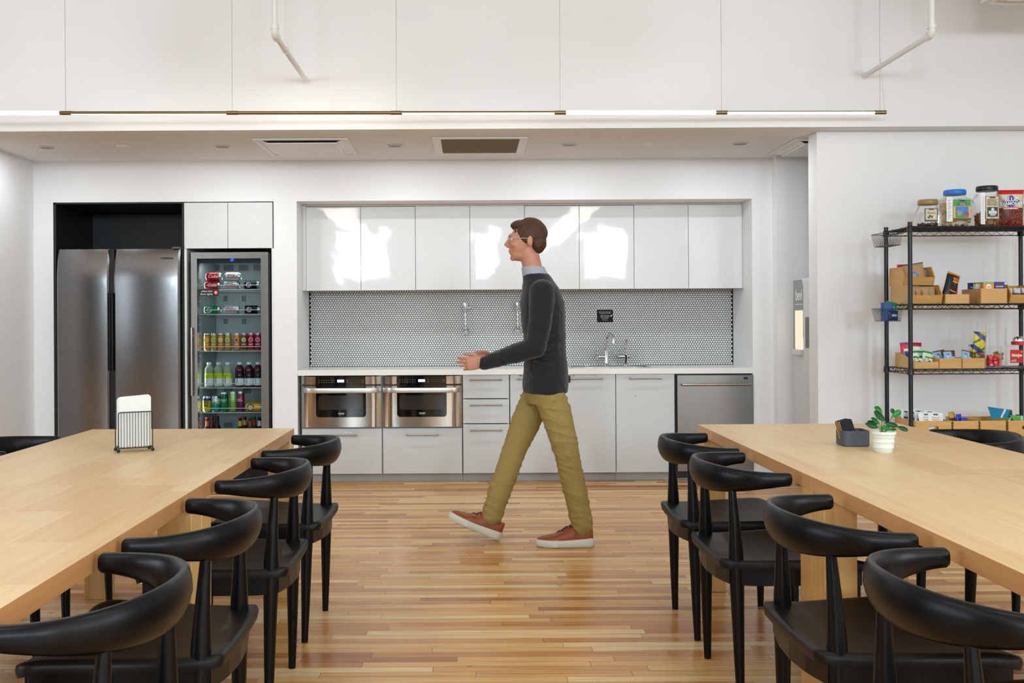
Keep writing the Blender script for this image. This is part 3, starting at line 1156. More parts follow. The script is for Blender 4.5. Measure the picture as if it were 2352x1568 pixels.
for k in range(1, 11):
    a = radians(k * 17)
    pts.append((x, fy - R * (1 - cos(a)), top + R * 0.8 * sin(a)))
obj('spout', MB().tube(pts, 0.0075, 12), M_chrome, t)
obj('lever', MB().tube([(X(1423.5, fy), fy, zl), (X(1423, fy), fy, Z(800, fy))], [0.005, 0.0035], 10), M_chrome, t)

# water outlets on the splashback
for px, py0, py1, lb in ((1068.5, 700, 762, 'chrome wall-mounted water filler on tiles, left of the two'),
                         (1188.5, 698, 759, 'chrome wall-mounted water filler on tiles beside the walker')):
    yy = KY - 0.045
    x, zt, zd = X(px, yy, 730), Z(py0, yy, px), Z(py1, yy, px)
    t = thing('water_filler', lb, 'water tap', (x, KY, zd), 'chrome water fillers on the tiles')
    b = MB().cyl((x, KY - 0.003, zt), (x, yy, zt), 0.012, n=16)
    b.cyl((x, KY - 0.003, zt), (x, KY - 0.008, zt), 0.02, n=20)
    b.tube([(x - 0.002, yy, zt + 0.012), (x - 0.001, yy, zt - 0.03), (x, yy, zt - 0.06)], [0.010, 0.012, 0.007], 14)
    obj('valve', b, M_chrome, t)
    obj('knob', MB().cyl((x, yy, zt - 0.022), (x + 0.038, yy, zt - 0.022), 0.006, n=12).cyl((x + 0.028, yy, zt - 0.022), (x + 0.046, yy, zt - 0.022), 0.013, 0.015, n=16), M_chrome, t)
    obj('tube', MB().tube([(x, yy, zt - 0.05), (x + 0.003, yy, zd + 0.02)], 0.0055, 12), M_chrome, t)
    c = (x + 0.004, KY - 0.0025, zd)
    obj('wall_plate', MB().lathe(c, [(0.029, 0), (0.029, -0.004), (0.024, -0.012), (0.012, -0.018)], 28, axis='y'), M_chrome, t)
    obj('outlet_ball', MB().ell((x + 0.004, KY - 0.036, zd), (0.018, 0.022, 0.018), 20, 12), M_chrome, t)

# wall sign
p0, p1 = at(1371.5, 740, KY - 0.004), at(1407.5, 711, KY - 0.004)
b = MB().prism(rrect(p0.x, p1.x, p0.z, p1.z, 0.004), 'y', KY - 0.0055, KY - 0.0025, m=0)
cx, cz = (p0.x + p1.x) / 2, (p0.z + p1.z) / 2
hh = (p1.z - p0.z) / 2
for k, (s_, dz) in enumerate((('please do not leave your', 0.66), ('dirty dishes in the sink', 0.44), ('Please be sure to', 0.12), ('wash or put them in', -0.1), ('the dishwasher', -0.32), ('Thank you', -0.62))):
    b.text(s_, 0.0098, face_cam(cx, KY - 0.0059, cz + dz * hh), m=1, depth=0.0002)
b.lathe((p1.x - 0.013, KY - 0.0058, cz + 0.002), [(0.0065, 0), (0.0065, -0.0004)], 14, axis='y', m=1)
o = obj('wall_sign', b, [mat('sign_navy', '0a0c15', 0.6, spec=0.3), M_letter], origin=(cx, KY - 0.004, cz), smooth=30)
tag(o, 'small dark navy notice with white lines of text on the tiles', 'sign')

# upper cabinets
UY = 8.10
ux = [(p - 1080) / 292.8 for p in (704, 829.5, 955, 1080.5, 1206, 1331.5, 1457, 1582, 1706)]
UL = ['white glossy two-door wall cabinet at the left end of the row', 'white glossy two-door wall cabinet, second from the left',
      'white glossy two-door wall cabinet just right of the walker', 'white glossy two-door wall cabinet at the right end, above the dishwasher']
for k in range(4):
    xa, xm, xb = ux[2 * k], ux[2 * k + 1], ux[2 * k + 2]
    t = thing('wall_cabinet', UL[k], 'cabinet', ((xa + xb) / 2, KY, 1.475), 'white gloss wall cabinets')
    obj('carcass', MB().box(xa + 0.001, xb - 0.001, UY + 0.021, KY - 0.001, 1.476, 2.128), M_white, t)
    dz = 0.003 if k % 2 else 0
    for (p, q, e) in ((xa, xm, 0.003), (xm, xb, 0)):
        obj('door', MB().box(p + 0.0015, q - 0.0015, UY, UY + 0.019, 1.471 - 0.002 * (k == 0), 2.125 + dz), M_gloss, t, bevel=0.0012)
b = MB().box(KX0 + 0.001, ux[0] - 0.001, UY + 0.002, UY + 0.02, 1.471, 2.13)
b.box(KX0 + 0.001, KX1 - 0.001, UY + 0.004, UY + 0.02, 2.1305, 2.142)
b.box(ux[8] + 0.001, KX1 - 0.001, UY + 0.002, UY + 0.02, 1.471, 2.13)
o = obj('trim_1', b, M_white)
o['kind'] = 'structure'

# cabinet above the drinks cooler
t = thing('wall_cabinet', 'small white two-door cabinet above the glass-door drinks cooler', 'cabinet', (-1.83, YB, 1.79))
xa, xm, xb = (424.5 - 1080) / 302, (524.5 - 1080) / 302, (627 - 1080) / 302
obj('carcass', MB().box(xa + 0.004, xb, YB + 0.024, 8.6, 1.792, 2.138), M_white, t)
obj('door', MB().box(xa, xm - 0.002, YB + 0.002, YB + 0.021, 1.788, 2.136), M_gloss, t, bevel=0.0012)
obj('door', MB().box(xm + 0.002, xb, YB + 0.002, YB + 0.021, 1.788, 2.136), M_gloss, t, bevel=0.0012)
b = MB().box(FX1 + 0.001, FX1 + 0.018, YB + 0.003, 8.6, 0.001, 1.787).box(FX2 - 0.018, FX2 - 0.0005, YB + 0.003, 8.6, 0.001, 1.787)
o = obj('trim_2', b, M_white)
o['kind'] = 'structure'

# ------------------------------------------------------------------ side-by-side fridge
t = thing('refrigerator', 'large stainless side-by-side fridge in the black-lined alcove', 'refrigerator', (-2.67, YB, 0))
fx = lambda p: (p - 1080) / 303.5
FZ = 1.785
obj('body', MB().box(fx(133), fx(420), YB + 0.03, 8.55, 0.03, FZ - 0.012), mat('fridge_side_grey', '3a3b3d', 0.45), t, bevel=0.003)
def fdoor(pa, pb, hinge):
    xa, xb = fx(pa), fx(pb)
    mb = MB()
    def fn(u, v):
        bow = 0.012 * (1 - (2 * u - 1) ** 2)
        e = min(u, 1 - u) * (xb - xa)
        k = max(0, 1 - e / 0.012)
        zt = max(0, 1 - (1 - v) * FZ / 0.28)
        return (xa + (xb - xa) * u, YB - 0.045 - bow + 0.010 * k * k + 0.034 * zt ** 2.2, 0.06 + (FZ - 0.06) * v)
    nu, nv = 36, 40
    vs_map = lambda v: 1 - (1 - v) ** 2
    mb.grid(lambda u, v: fn(u, vs_map(v)), nu, nv)
    mb.grid(lambda u, v: (fn(u, 1)[0], fn(u, 1)[1] + (YB + 0.027 - fn(u, 1)[1]) * v, FZ), nu, 2)
    mb.grid(lambda u, v: (fn(u, 0)[0], fn(u, 0)[1] + (YB + 0.027 - fn(u, 0)[1]) * v, 0.06), nu, 2)
    for q in (0, 1):
        mb.grid(lambda u, v: (fn(q, vs_map(v))[0], fn(q, vs_map(v))[1] + (YB + 0.027 - fn(q, vs_map(v))[1]) * u, fn(q, vs_map(v))[2]), 2, nv)
    return obj('door', mb, M_steel_v, t, smooth=30)
dl = fdoor(131.5, 250.5, -1)
dr = fdoor(262, 413.5, 1)
hb = MB().box(fx(250.5) + 0.001, fx(262) - 0.001, YB - 0.02, YB + 0.03, 0.06, FZ - 0.002)
obj('door_gap', hb, M_blk, t)
hb = MB()
for xx in (fx(252.5), fx(259)):
    hb.box(xx - 0.004, xx + 0.004, YB - 0.047, YB - 0.02, Z(846, YB), Z(668, YB))
obj('handle', hb, M_blk, t, bevel=0.002)
obj('hinge_cover', MB().box(fx(396), fx(414), YB - 0.035, YB + 0.03, FZ + 0.0005, FZ + 0.014), M_grey_pl, t, bevel=0.002)
lg = MB().text('SAMSUNG', 0.0155, Matrix.Translation((fx(384), YB - 0.0400, Z(588.5, YB - 0.05))) @ Matrix.Rotation(radians(78.5), 4, 'X'), sx=1.35, bold=0.02, depth=0.001)
obj('lettering', lg, M_letter_dark, dr, smooth=0)

# ------------------------------------------------------------------ glass-door drinks cooler
CX0, CX1, CZT = (438 - 1080) / 303.0, (616 - 1080) / 303.0, 1.758
t = thing('beverage_cooler', 'glass-door drinks cooler with steel frame, stocked with cans and bottles', 'refrigerator', ((CX0 + CX1) / 2, YB, 0))
M_liner = mat('cooler_liner', 'a4abac', 0.5)
b = MB()
y0, y1 = YB + 0.045, 8.5
b.box(CX0, CX0 + 0.035, y0, y1, 0.14, CZT - 0.01).box(CX1 - 0.035, CX1, y0, y1, 0.14, CZT - 0.01)
b.box(CX0 + 0.035, CX1 - 0.035, y0, y1, CZT - 0.05, CZT - 0.01).box(CX0 + 0.035, CX1 - 0.035, y0, y1, 0.14, 0.18)
b.box(CX0 + 0.035, CX1 - 0.035, y1 - 0.03, y1, 0.18, CZT - 0.05)
cab_o = obj('cabinet', b, M_liner, t)
b = MB().box(CX0 - 0.002, CX1 + 0.002, y0 + 0.001, y1, 0.02, 0.139)
for k in range(7):
    b.box(CX0 + 0.02, CX1 - 0.02, y0 - 0.008, y0, 0.035 + k * 0.014, 0.042 + k * 0.014)
for k in range(24):
    b.box(CX0 + 0.03 + k * 0.0225, CX0 + 0.034 + k * 0.0225, y0 - 0.009, y0, 0.03, 0.135)
b.box(CX0 - 0.004, CX0 - 0.0003, y0, y1, 0.02, CZT - 0.01).box(CX1 + 0.0003, CX1 + 0.008, y0 - 0.02, y1, 0.02, CZT - 0.01).box(CX0, CX1, y0, y1, CZT - 0.0095, CZT)
obj('grille_and_shell', b, M_blk, t)
b = MB()
iy = y1 - 0.0305
for (pxs, pz0, pz1) in (((484, 516, 550, 584), 605, 619),):
    for p in pxs:
        for q in range(8):
            b.box(X(p + q * 2.9, iy) - 0.0022, X(p + q * 2.9, iy) + 0.0022, iy - 0.002, iy, Z(pz1, iy), Z(pz0, iy))
for (z0_, z1_, nn) in ((679, 692, 3), (732, 744, 3), (970, 981, 6), (889, 903, 6)):
    for p in (515, 557.5):
        for q in range(nn):
            b.box(X(p + q * 3.4, iy) - 0.0028, X(p + q * 3.4, iy) + 0.0028, iy - 0.002, iy, Z(z1_, iy, p), Z(z0_, iy, p))
obj('air_slots', b, M_blk, cab_o)
d = MB().box(CX0 + 0.037, CX1 - 0.037, y0 + 0.004, y0 + 0.05, CZT - 0.078, CZT - 0.051)
obj('top_console', d, mat('console_dark', '24303c', 0.4), t)
lg = MB().text('38°', 0.020, face_cam(X(533, y0, 598), y0 + 0.003, Z(597.5, y0, 533)), bold=0.03, depth=0.0004)
obj('display', lg, mat('led_blue', '2030ff', 0.5, emit='2a38ff', es=8), t, smooth=0)
# shelves
SZ = [1.479, 1.289, 1.007, 0.725, 0.535, 0.262]
sy0, sy1 = y0 + 0.03, y1 - 0.05
ix0, ix1 = CX0 + 0.04, CX1 - 0.04
for z in SZ:
    b = MB()
    b.tube([(ix0, sy0, z - 0.003), (ix0, sy0, z + 0.026), (ix0 + 0.006, sy0, z + 0.031), (ix1 - 0.006, sy0, z + 0.031), (ix1, sy0, z + 0.026), (ix1, sy0, z - 0.003)], 0.003, 8)
    b.tube([(ix0, sy0, z - 0.003), (ix1, sy0, z - 0.003)], 0.0028, 8)
    b.tube([(ix0, sy1, z - 0.003), (ix1, sy1, z - 0.003)], 0.0028, 8)
    for k in range(30):
        xx = ix0 + 0.004 + (ix1 - ix0 - 0.008) * k / 29
        b.tube([(xx, sy0, z - 0.0013), (xx, sy1, z - 0.0013)], 0.0012, 5)
    for xx in (ix0, ix1):
        b.tube([(xx, sy0, z - 0.003), (xx, sy1, z - 0.003)], 0.0028, 8)
    obj('shelf', b, M_white, t)
b = MB()
for k in range(24):
    zz = 0.24 + k * 0.06
    for xx, s_ in ((CX0 + 0.0352, 1), (CX1 - 0.0352, -1)):
        b.box(min(xx, xx + s_ * 0.007), max(xx, xx + s_ * 0.007), sy0 + 0.01, sy0 + 0.022, zz, zz + 0.014)
obj('shelf_clips', b, M_white, cab_o)
# door
b = MB()
gy0, gy1 = YB - 0.012, YB + 0.038
gx0, gx1 = CX0 + 0.046, CX1 - 0.058
gz1 = CZT - 0.048
def mitre(mb, xa, xb, za, zb, ia, ib, ja, jb):
    vs = [(xa, gy0, za), (xb, gy0, za), (xb, gy0, zb), (xa, gy0, zb), (ia, gy0 + 0.004, ja), (ib, gy0 + 0.004, ja), (ib, gy0 + 0.004, jb), (ia, gy0 + 0.004, jb)]
    vs += [(p[0], gy1, p[2]) for p in vs]
    fs = []
    for k in range(4):
        q = (k + 1) % 4
        fs += [(k, q, q + 4, k + 4), (k + 8, k + 12, q + 12, q + 8), (k, k + 8, q + 8, q), (k + 4, q + 4, q + 12, k + 12)]
    mb.add(vs, fs)
mitre(b, CX0, CX1, 0.145, CZT, gx0, gx1, 0.20, gz1)
dd = obj('door', b, M_steel, t, smooth=20, bevel=0.0008)
dd['label'] = 'steel door frame'
b = MB().box(gx0 - 0.002, gx1 + 0.002, gy0 + 0.014, gy0 + 0.018, 0.198, gz1 + 0.002)
obj('glass_pane', b, glass('cooler_glass', 'e6edee', alpha=0.06), dd, smooth=0)
xh = X(440.5, gy0 - 0.04, 830)
b = MB().cyl((xh, gy0 - 0.042, Z(908, gy0, 441)), (xh, gy0 - 0.042, Z(752, gy0, 441)), 0.0095, n=18)
for zz in (Z(896, gy0), Z(768, gy0)):
    b.cyl((xh, gy0 - 0.042, zz), (xh + 0.004, gy0 + 0.002, zz), 0.006, n=12)
obj('handle', b, M_nickel, dd)
p0, p1 = at(455, 679.5, gy0), at(501.5, 663.5, gy0)
b = MB().box(p0.x, p1.x, gy0 + 0.0122, gy0 + 0.0138, p0.z, p1.z, m=0)
b.text('please shut', 0.0185, face_cam(p0.x + 0.063, gy0 + 0.0118, p1.z - 0.016), m=1, depth=0.0003)
b.text('doors tightly', 0.0185, face_cam(p0.x + 0.060, gy0 + 0.0118, p0.z + 0.014), m=1, depth=0.0003)
b.lathe((p1.x - 0.022, gy0 + 0.0122, (p0.z + p1.z) / 2), [(0.0145, 0), (0.0145, -0.0006)], 24, axis='y', m=2)
b.box(p1.x - 0.027, p1.x - 0.017, gy0 + 0.0110, gy0 + 0.0116, (p0.z + p1.z) / 2 - 0.007, (p0.z + p1.z) / 2 + 0.007, m=1)
o = obj('door_sticker', b, [M_blk, M_letter, mat('sticker_red', 'e8452c', 0.5)], dd, smooth=0)
area_light('cooler_lamp', ((CX0 + CX1) / 2, YB + 0.12, CZT - 0.08), 0.42, 0.05, 0.9, (0.97, 1.0, 1.0), (radians(25), 0, 0))
area_light('cooler_strip_lamp', (CX0 + 0.05, YB + 0.10, 0.95), 0.03, 1.4, 0.8, (0.97, 1.0, 1.0), (0, radians(-65), 0)).rotation_euler = Euler((radians(90), 0, radians(-55)))


# cans and bottles
def cmat(c, rough=0.3, metal=0.35):
    return mat('print_' + c, c, rough, metal)


def can_std(mb, ms=(1, 0, 1), r=0.033, h=0.122):
    prof = [(0.024, 0), (r * 0.9, 0.004), (r, 0.010), (r, h - 0.016), (r * 0.82, h - 0.004), (r * 0.82, h), (r * 0.76, h), (r * 0.74, h - 0.003), (0.0, h - 0.003)]
    mb.lathe((0, 0, 0), prof, 24, ms=[1, 1, 0, ms[2], 1, 1, 1, 1])
    return mb


def place_can(name, label, loc, mats, builder, rot=(0, 0, 0), group=None, cat='can'):
    mb = MB()
    builder(mb)
    o = obj(name, mb, mats, smooth=40)
    o.location = loc
    o.rotation_euler = rot
    return tag(o, label, cat, group)


cyy = y0 + 0.03 + 0.045


def lying(px, z, body, art, label, name='soda_can', length=0.122, r=0.033):
    def bld(mb):
        can_std(mb, r=r, h=length)
        art(mb, r, length)
        mb.xf(Matrix.Rotation(pi / 2, 4, 'Y') @ Matrix.Translation((0, 0, -length / 2)))
    x = X(px, cyy, 700)
    return place_can(name, label, (x, cyy, z + r), [cmat(body), M_silver, M_letter, cmat('d81f2a'), cmat('1d3f9c'), cmat('1a1a1a'), cmat('cfd2d4')], bld, group='drink cans lying in the cooler')


def art_text(s, m, size=0.03, dz=0.0, shear=0.2):
    def f(mb, r, h):
        # lying can: text reads along the can axis (local z), on the side that will face the room (-y)
        M = Matrix.Translation((0, -r - 0.0006, h / 2 + dz)) @ Matrix.Rotation(pi / 2, 4, 'X') @ Matrix.Rotation(pi / 2, 4, 'Z')
        mb.text(s, size, M, m=m, shear=shear, bold=0.02, depth=0.0002)
    return f


def art_dot(cols):
    def f(mb, r, h):
        mb.lathe((0, -r - 0.0003, h * 0.36), [(0.020, 0), (0.020, -0.0006)], 20, axis='y', m=2)
        mb.lathe((0.002, -r - 0.0012, h * 0.36), [(0.015, 0), (0.015, -0.0006)], 20, axis='y', m=3, arc=(0, pi))
        mb.lathe((-0.002, -r - 0.0012, h * 0.36), [(0.015, 0), (0.015, -0.0006)], 20, axis='y', m=4, arc=(pi, 2 * pi))
    return f


z = SZ[0]
lying(489, z, 'd3202c', art_text('Cola', 2, 0.036), 'red can lying in bottom layer on cooler top shelf')
lying(532, z, 'cfd2d4', art_text('Coke', 3, 0.036), 'silver can lying in bottom layer on cooler top shelf')
lying(578, z, '15171b', art_dot(0), 'black can with round emblem lying on cooler top shelf')
lying(492, z + 0.0665, 'd3202c', art_text('Coke', 2, 0.036), 'red can lying stacked on another on cooler top shelf')
lying(536, z + 0.0665, 'cfd2d4', art_text('Coke', 3, 0.036), 'silver can lying stacked on another on cooler top shelf')
z = SZ[1]
lying(488, z, '1f8a4c', art_dot(0), 'green can lying on the second cooler shelf')
lying(532, z, 'cfd2d4', art_text('Coke', 3, 0.036), 'silver can lying on the second cooler shelf')
lying(579, z, '15171b', art_dot(0), 'black can with round emblem lying on second cooler shelf')

# slim upright cans
for k, (px, c, topc, dot, lb) in enumerate((
        (475.8, 'e0912b', '6b3a1f', 'f3d06a', 'orange slim can with brown top, leftmost on its cooler shelf'),
        (491.6, 'dca23c', '7fc94a', '8fd05a', 'orange slim can with green top, second from left on its shelf'),
        (507.9, 'e0912b', '8a5a3c', 'f3d06a', 'orange slim can with brown top, third from left on its shelf'),
        (524.1, 'e0922c', '5fbf3a', '86d24c', 'orange slim can with green top, fourth from left on its shelf'),
        (544.8, 'e8992a', 'e8992a', 'd9482a', 'plain orange slim can with red flower emblem'),
        (561.4, 'a8433a', 'a8433a', '9ccf4a', 'brick-red slim can with green disc emblem'),
        (577.4, 'c3203f', 'c3203f', 'e0506a', 'crimson slim can second from the right on its shelf'),
        (593.5, 'c01c3c', 'c01c3c', 'e0506a', 'crimson slim can at the right end of its shelf'))):
    def bld(mb):
        r, h = 0.0262, 0.134
        prof = [(0.02, 0), (r * 0.9, 0.003), (r, 0.008), (r, h * 0.86), (r, h - 0.012), (r * 0.86, h - 0.003), (r * 0.86, h), (r * 0.8, h), (0, h - 0.002)]
        mb.lathe((0, 0, 0), prof, 22, ms=[1, 1, 0, 2, 1, 1, 1, 1])
        mb.lathe((0, -r - 0.0002, h * 0.62), [(0.0175, 0), (0.0175, -0.0006)], 20, axis='y', m=4)
        mb.lathe((0, -r - 0.001, h * 0.62), [(0.0145, 0), (0.0145, -0.0006)], 20, axis='y', m=3)
        mb.text('IZZE', 0.016, face_cam(0, -r - 0.0008, h * 0.36), m=4, bold=0.02, depth=0.0003)
    place_can('soda_can', lb, (X(px, cyy, 780), cyy, SZ[2]), [cmat(c), M_silver, cmat(topc), cmat(dot), M_letter], bld, group='slim fruit soda cans')

# water bottles
M_lemon = mat('lemon_drink', 'c3c9a8', 0.1, trans=0.35)
M_berry = mat('berry_drink', '4a0f1e', 0.08, coat=0.5)
for k, (px, body, band, lb) in enumerate((
        (480.7, M_lemon, 'cde32a', 'lemon drink bottle with yellow label, left of the three lemon ones'),
        (502.1, M_lemon, 'cde32a', 'lemon drink bottle with yellow label, middle of the three'),
        (523.3, M_lemon, 'cde32a', 'lemon drink bottle with yellow label, right of the three lemon ones'),
        (550.7, M_berry, '17171c', 'dark red drink bottle with black label, left of its trio'),
        (572.3, M_berry, '17171c', 'dark red drink bottle with black label, middle of its trio'),
        (593.0, M_berry, '17171c', 'dark red drink bottle with black label, right end of shelf'))):
    x = X(px, cyy, 860)
    t = thing('drink_bottle', lb, 'bottle', (x, cyy, SZ[3]), 'flavoured water bottles in the cooler')
    prof = [(0.026, 0), (0.033, 0.004), (0.034, 0.012), (0.034, 0.112), (0.034, 0.118), (0.035, 0.128), (0.033, 0.145), (0.025, 0.160), (0.016, 0.168), (0.0155, 0.176)]
    obj('bottle_body', MB().lathe((x, cyy, SZ[3]), prof, 26), body, t, smooth=50)
    obj('cap', MB().lathe((x, cyy, SZ[3]), [(0.0185, 0.174), (0.0185, 0.191), (0.016, 0.193), (0, 0.193)], 22), M_white_pl, t)
    lb_ = MB()
    lb_.lathe((x, cyy, SZ[3]), [(0.0347, 0.016), (0.0347, 0.070), (0.0347, 0.110)], 26, ms=[0, 1])
    lb_.text('vitaminwater', 0.0135, Matrix.Translation((x - 0.014, cyy - 0.0350, SZ[3] + 0.062)) @ Matrix.Rotation(pi / 2, 4, 'X') @ Matrix.Rotation(pi / 2, 4, 'Z'), m=2, depth=0.0006)
    lb_.text('zero' if body is M_lemon else 'xxx', 0.010, face_cam(x + 0.006, cyy - 0.0355, SZ[3] + 0.095), m=2 if body is M_lemon else 0, depth=0.0004)
    obj('label', lb_, [M_letter, cmat(band, 0.5, 0), M_letter_dark], t, smooth=40)


def up_can(px, r, h, c1, c2, text, tc, label, z=SZ[4], size=0.02, split=0.5, name='beer_can'):
    def bld(mb):
        prof = [(r * 0.75, 0), (r * 0.92, 0.004), (r, 0.010), (r, h * split), (r, h - 0.014), (r * 0.84, h - 0.003), (r * 0.84, h), (r * 0.78, h), (0, h - 0.002)]
        mb.lathe((0, 0, 0), prof, 24, ms=[1, 1, 0, 2, 1, 1, 1, 1])
        for q, s_ in enumerate(text):
            mb.text(s_, size, face_cam(0, -r - 0.0008, h * 0.62 - q * size * 0.95), m=3, bold=0.03, depth=0.0004)
    return place_can(name, label, (X(px, cyy, 920), cyy, z), [cmat(c1), M_silver, cmat(c2), cmat(tc, 0.5, 0)], bld, group='tall cans on the lower cooler shelf')


up_can(475.5, 0.033, 0.122, 'e6cf3a', '3c2f6e', ['BIG', 'IPA'], '17151c', 'purple and yellow beer can at left of the lower shelf', size=0.026, split=0.72)
up_can(496, 0.033, 0.122, '2aa39a', 'd4dbd9', ['LIME', 'SELTZER'], '1f6f70', 'white and teal can on the lower cooler shelf', size=0.013)
up_can(515.5, 0.031, 0.152, '0f8a4e', '0c5c38', ['JAMESON', 'LIME'], 'e8f2d8', 'tall dark green can on the lower cooler shelf', size=0.0125, split=0.6)
up_can(536, 0.029, 0.157, '8fb95a', 'a8c878', ['kombucha'], 'eef4e0', 'tall pale green slim can on the lower cooler shelf', size=0.010)
up_can(553, 0.029, 0.157, '7d1f55', '8e2a4c', ['BERRY', 'PUNCH'], 'f0d9e4', 'tall purple slim can on the lower cooler shelf', size=0.012)
lying(583, SZ[4], 'eba821', lambda mb, r, h: (mb.lathe((0, -r - 0.0003, h * 0.34), [(0.026, 0), (0.026, -0.0006)], 24, axis='y', m=5), mb.lathe((0, -r - 0.001, h * 0.34), [(0.020, 0), (0.020, -0.0006)], 24, axis='y', m=6)),
      'yellow can with round black emblem lying on the lower shelf', name='beer_can', length=0.14, r=0.036)

M_brown = mat('brown_bottle_glass', '2c1508', 0.06, coat=0.5)
M_green = mat('green_bottle_glass', '1d4a2a', 0.06, coat=0.5)
for (px, dy, gm, lc, cc, lb) in (
        (476, 0.0, M_brown, 'd9622a', 'c8441f', 'brown beer bottle with orange label, left on bottom shelf'),
        (487, 0.07, M_brown, '3a2018', '5a2a1a', 'dark beer bottle behind the orange-labelled one'),
        (499, 0.09, M_brown, '3a2018', '2c2c2e', 'dark plain beer bottle at back left of bottom shelf'),
        (551.5, 0.0, M_brown, 'e8b53a', 'c2281f', 'brown beer bottle with yellow label and red cap, front one'),
        (562, 0.07, M_brown, 'e8b53a', 'c2281f', 'brown beer bottle with yellow label, partly behind its twin'),
        (574.7, 0.0, M_green, 'c2322a', '2f6b3a', 'green beer bottle with red label, front one'),
        (584, 0.07, M_green, 'c2322a', '2f6b3a', 'green beer bottle with red label, partly behind its twin'),
        (596, 0.0, M_brown, 'dfe3e6', '2c2c2e', 'dark beer bottle with white neck label at right end')):
    yy = cyy + dy
    x = X(px, yy, 960)
    t = thing('beer_bottle', lb, 'bottle', (x, yy, SZ[5]), 'beer bottles on the bottom cooler shelf')
    obj('bottle_body', MB().lathe((x, yy, SZ[5]), [(0.025, 0), (0.030, 0.006), (0.030, 0.13), (0.024, 0.152), (0.015, 0.168), (0.0135, 0.215), (0.0145, 0.222), (0.0135, 0.228)], 24), gm, t, smooth=50)
    obj('cap', MB().lathe((x, yy, SZ[5]), [(0.0155, 0.224), (0.015, 0.231), (0.012, 0.234), (0, 0.234)], 20), cmat(cc), t)
    obj('neck_label', MB().lathe((x, yy, SZ[5]), [(0.0175, 0.165), (0.0152, 0.176), (0.0145, 0.204)], 24), cmat(lc, 0.5, 0), t, smooth=50)

# ------------------------------------------------------------------ water dispenser in the corridor
t = thing('water_dispenser', 'tall pale grey water dispenser in the corridor, seen past the partition', 'water dispenser', (2.41, 7.4, 0))
x0, x1, y0_, y1_ = 2.41, 2.75, 7.22, 7.70
M_disp = mat('dispenser_pale', 'dcdcda', 0.4)
M_disp_g = mat('dispenser_grey', '9a9a9a', 0.5, var=0.12, vscale=9)
b = MB().box(x0, x1, y0_, y1_, 0.005, 1.522)
obj('body', b, M_disp, t, bevel=0.012, seg=3)
b = MB()
pts = [(7.695, 0.98), (7.695, 1.515), (7.50, 1.515), (7.475, 1.47), (7.47, 1.38), (7.47, 1.20), (7.465, 1.10), (7.50, 1.06), (7.56, 1.03), (7.60, 0.99)]
b.prism(pts, 'x', x0 - 0.0015, x0 + 0.001)
obj('graphic_panel', b, M_disp_g, t, smooth=0)
Mx = lambda y, z: Matrix.Translation((x0 - 0.0025, y, z)) @ Matrix.Rotation(-pi / 2, 4, 'Z') @ Matrix.Rotation(pi / 2, 4, 'X')
b = MB().text('bevi', 0.115, Mx(7.565, 1.40), bold=0.015, sx=0.82)
b.text('your hydration station', 0.018, Mx(7.565, 1.335))
obj('lettering', b, M_letter, t, smooth=0)
b = MB().box(x0 - 0.004, x0 - 0.0005, 7.475, 7.65, 1.005, 1.29)
obj('lit_niche', b, mat('lit_niche', '6a655c', 0.6, emit='ffedd0', es=0.80), t, smooth=0)
obj('drip_tray', MB().box(x0 - 0.03, x0 - 0.0005, 7.475, 7.65, 0.965, 1.003), M_disp, t, bevel=0.003)
obj('touch_screen', MB().box(x0 - 0.003, x0 - 0.0005, 7.30, 7.42, 1.02, 1.24), mat('screen_grey', '55575a', 0.3, var=0.5, vscale=80), t)

# ------------------------------------------------------------------ dining tables
TH = 0.745


def table(x0, x1, y0, y1, label):
    t = thing('dining_table', label, 'table', ((x0 + x1) / 2, (y0 + y1) / 2, 0), 'pale oak dining tables')
    tb = MB().box(x0, x1, y0, y1, TH - 0.045, TH)
    tb.mi = [1, 1, 1, 1, 0, 0]
    obj('tabletop', tb, [M_oak, M_oak_edge], t, bevel=0.0008)
    for xa in (x0 + 0.0, x1 - 0.10):
        for ya in (y0 + 0.002, y1 - 0.112):
            obj('leg', MB().box(xa + 0.001, xa + 0.099, ya, ya + 0.11, 0, TH - 0.0452), M_oak_z, t, bevel=0.002)
    return t


LX0, LX1, RX0, RX1 = -1.722, -0.804, 1.048, 1.972
table(LX0, LX1, 3.082, 4.70, 'pale oak table on the left, the far one holding the napkin rack')
table(LX0, LX1, 1.46, 3.0812, 'pale oak table on the left, the one nearest the camera')
table(RX0, RX1, 3.182, 4.77, 'pale oak table on the right, the far one holding the plant')
table(RX0, RX1, 1.59, 3.1812, 'pale oak table on the right, the one nearest the camera')


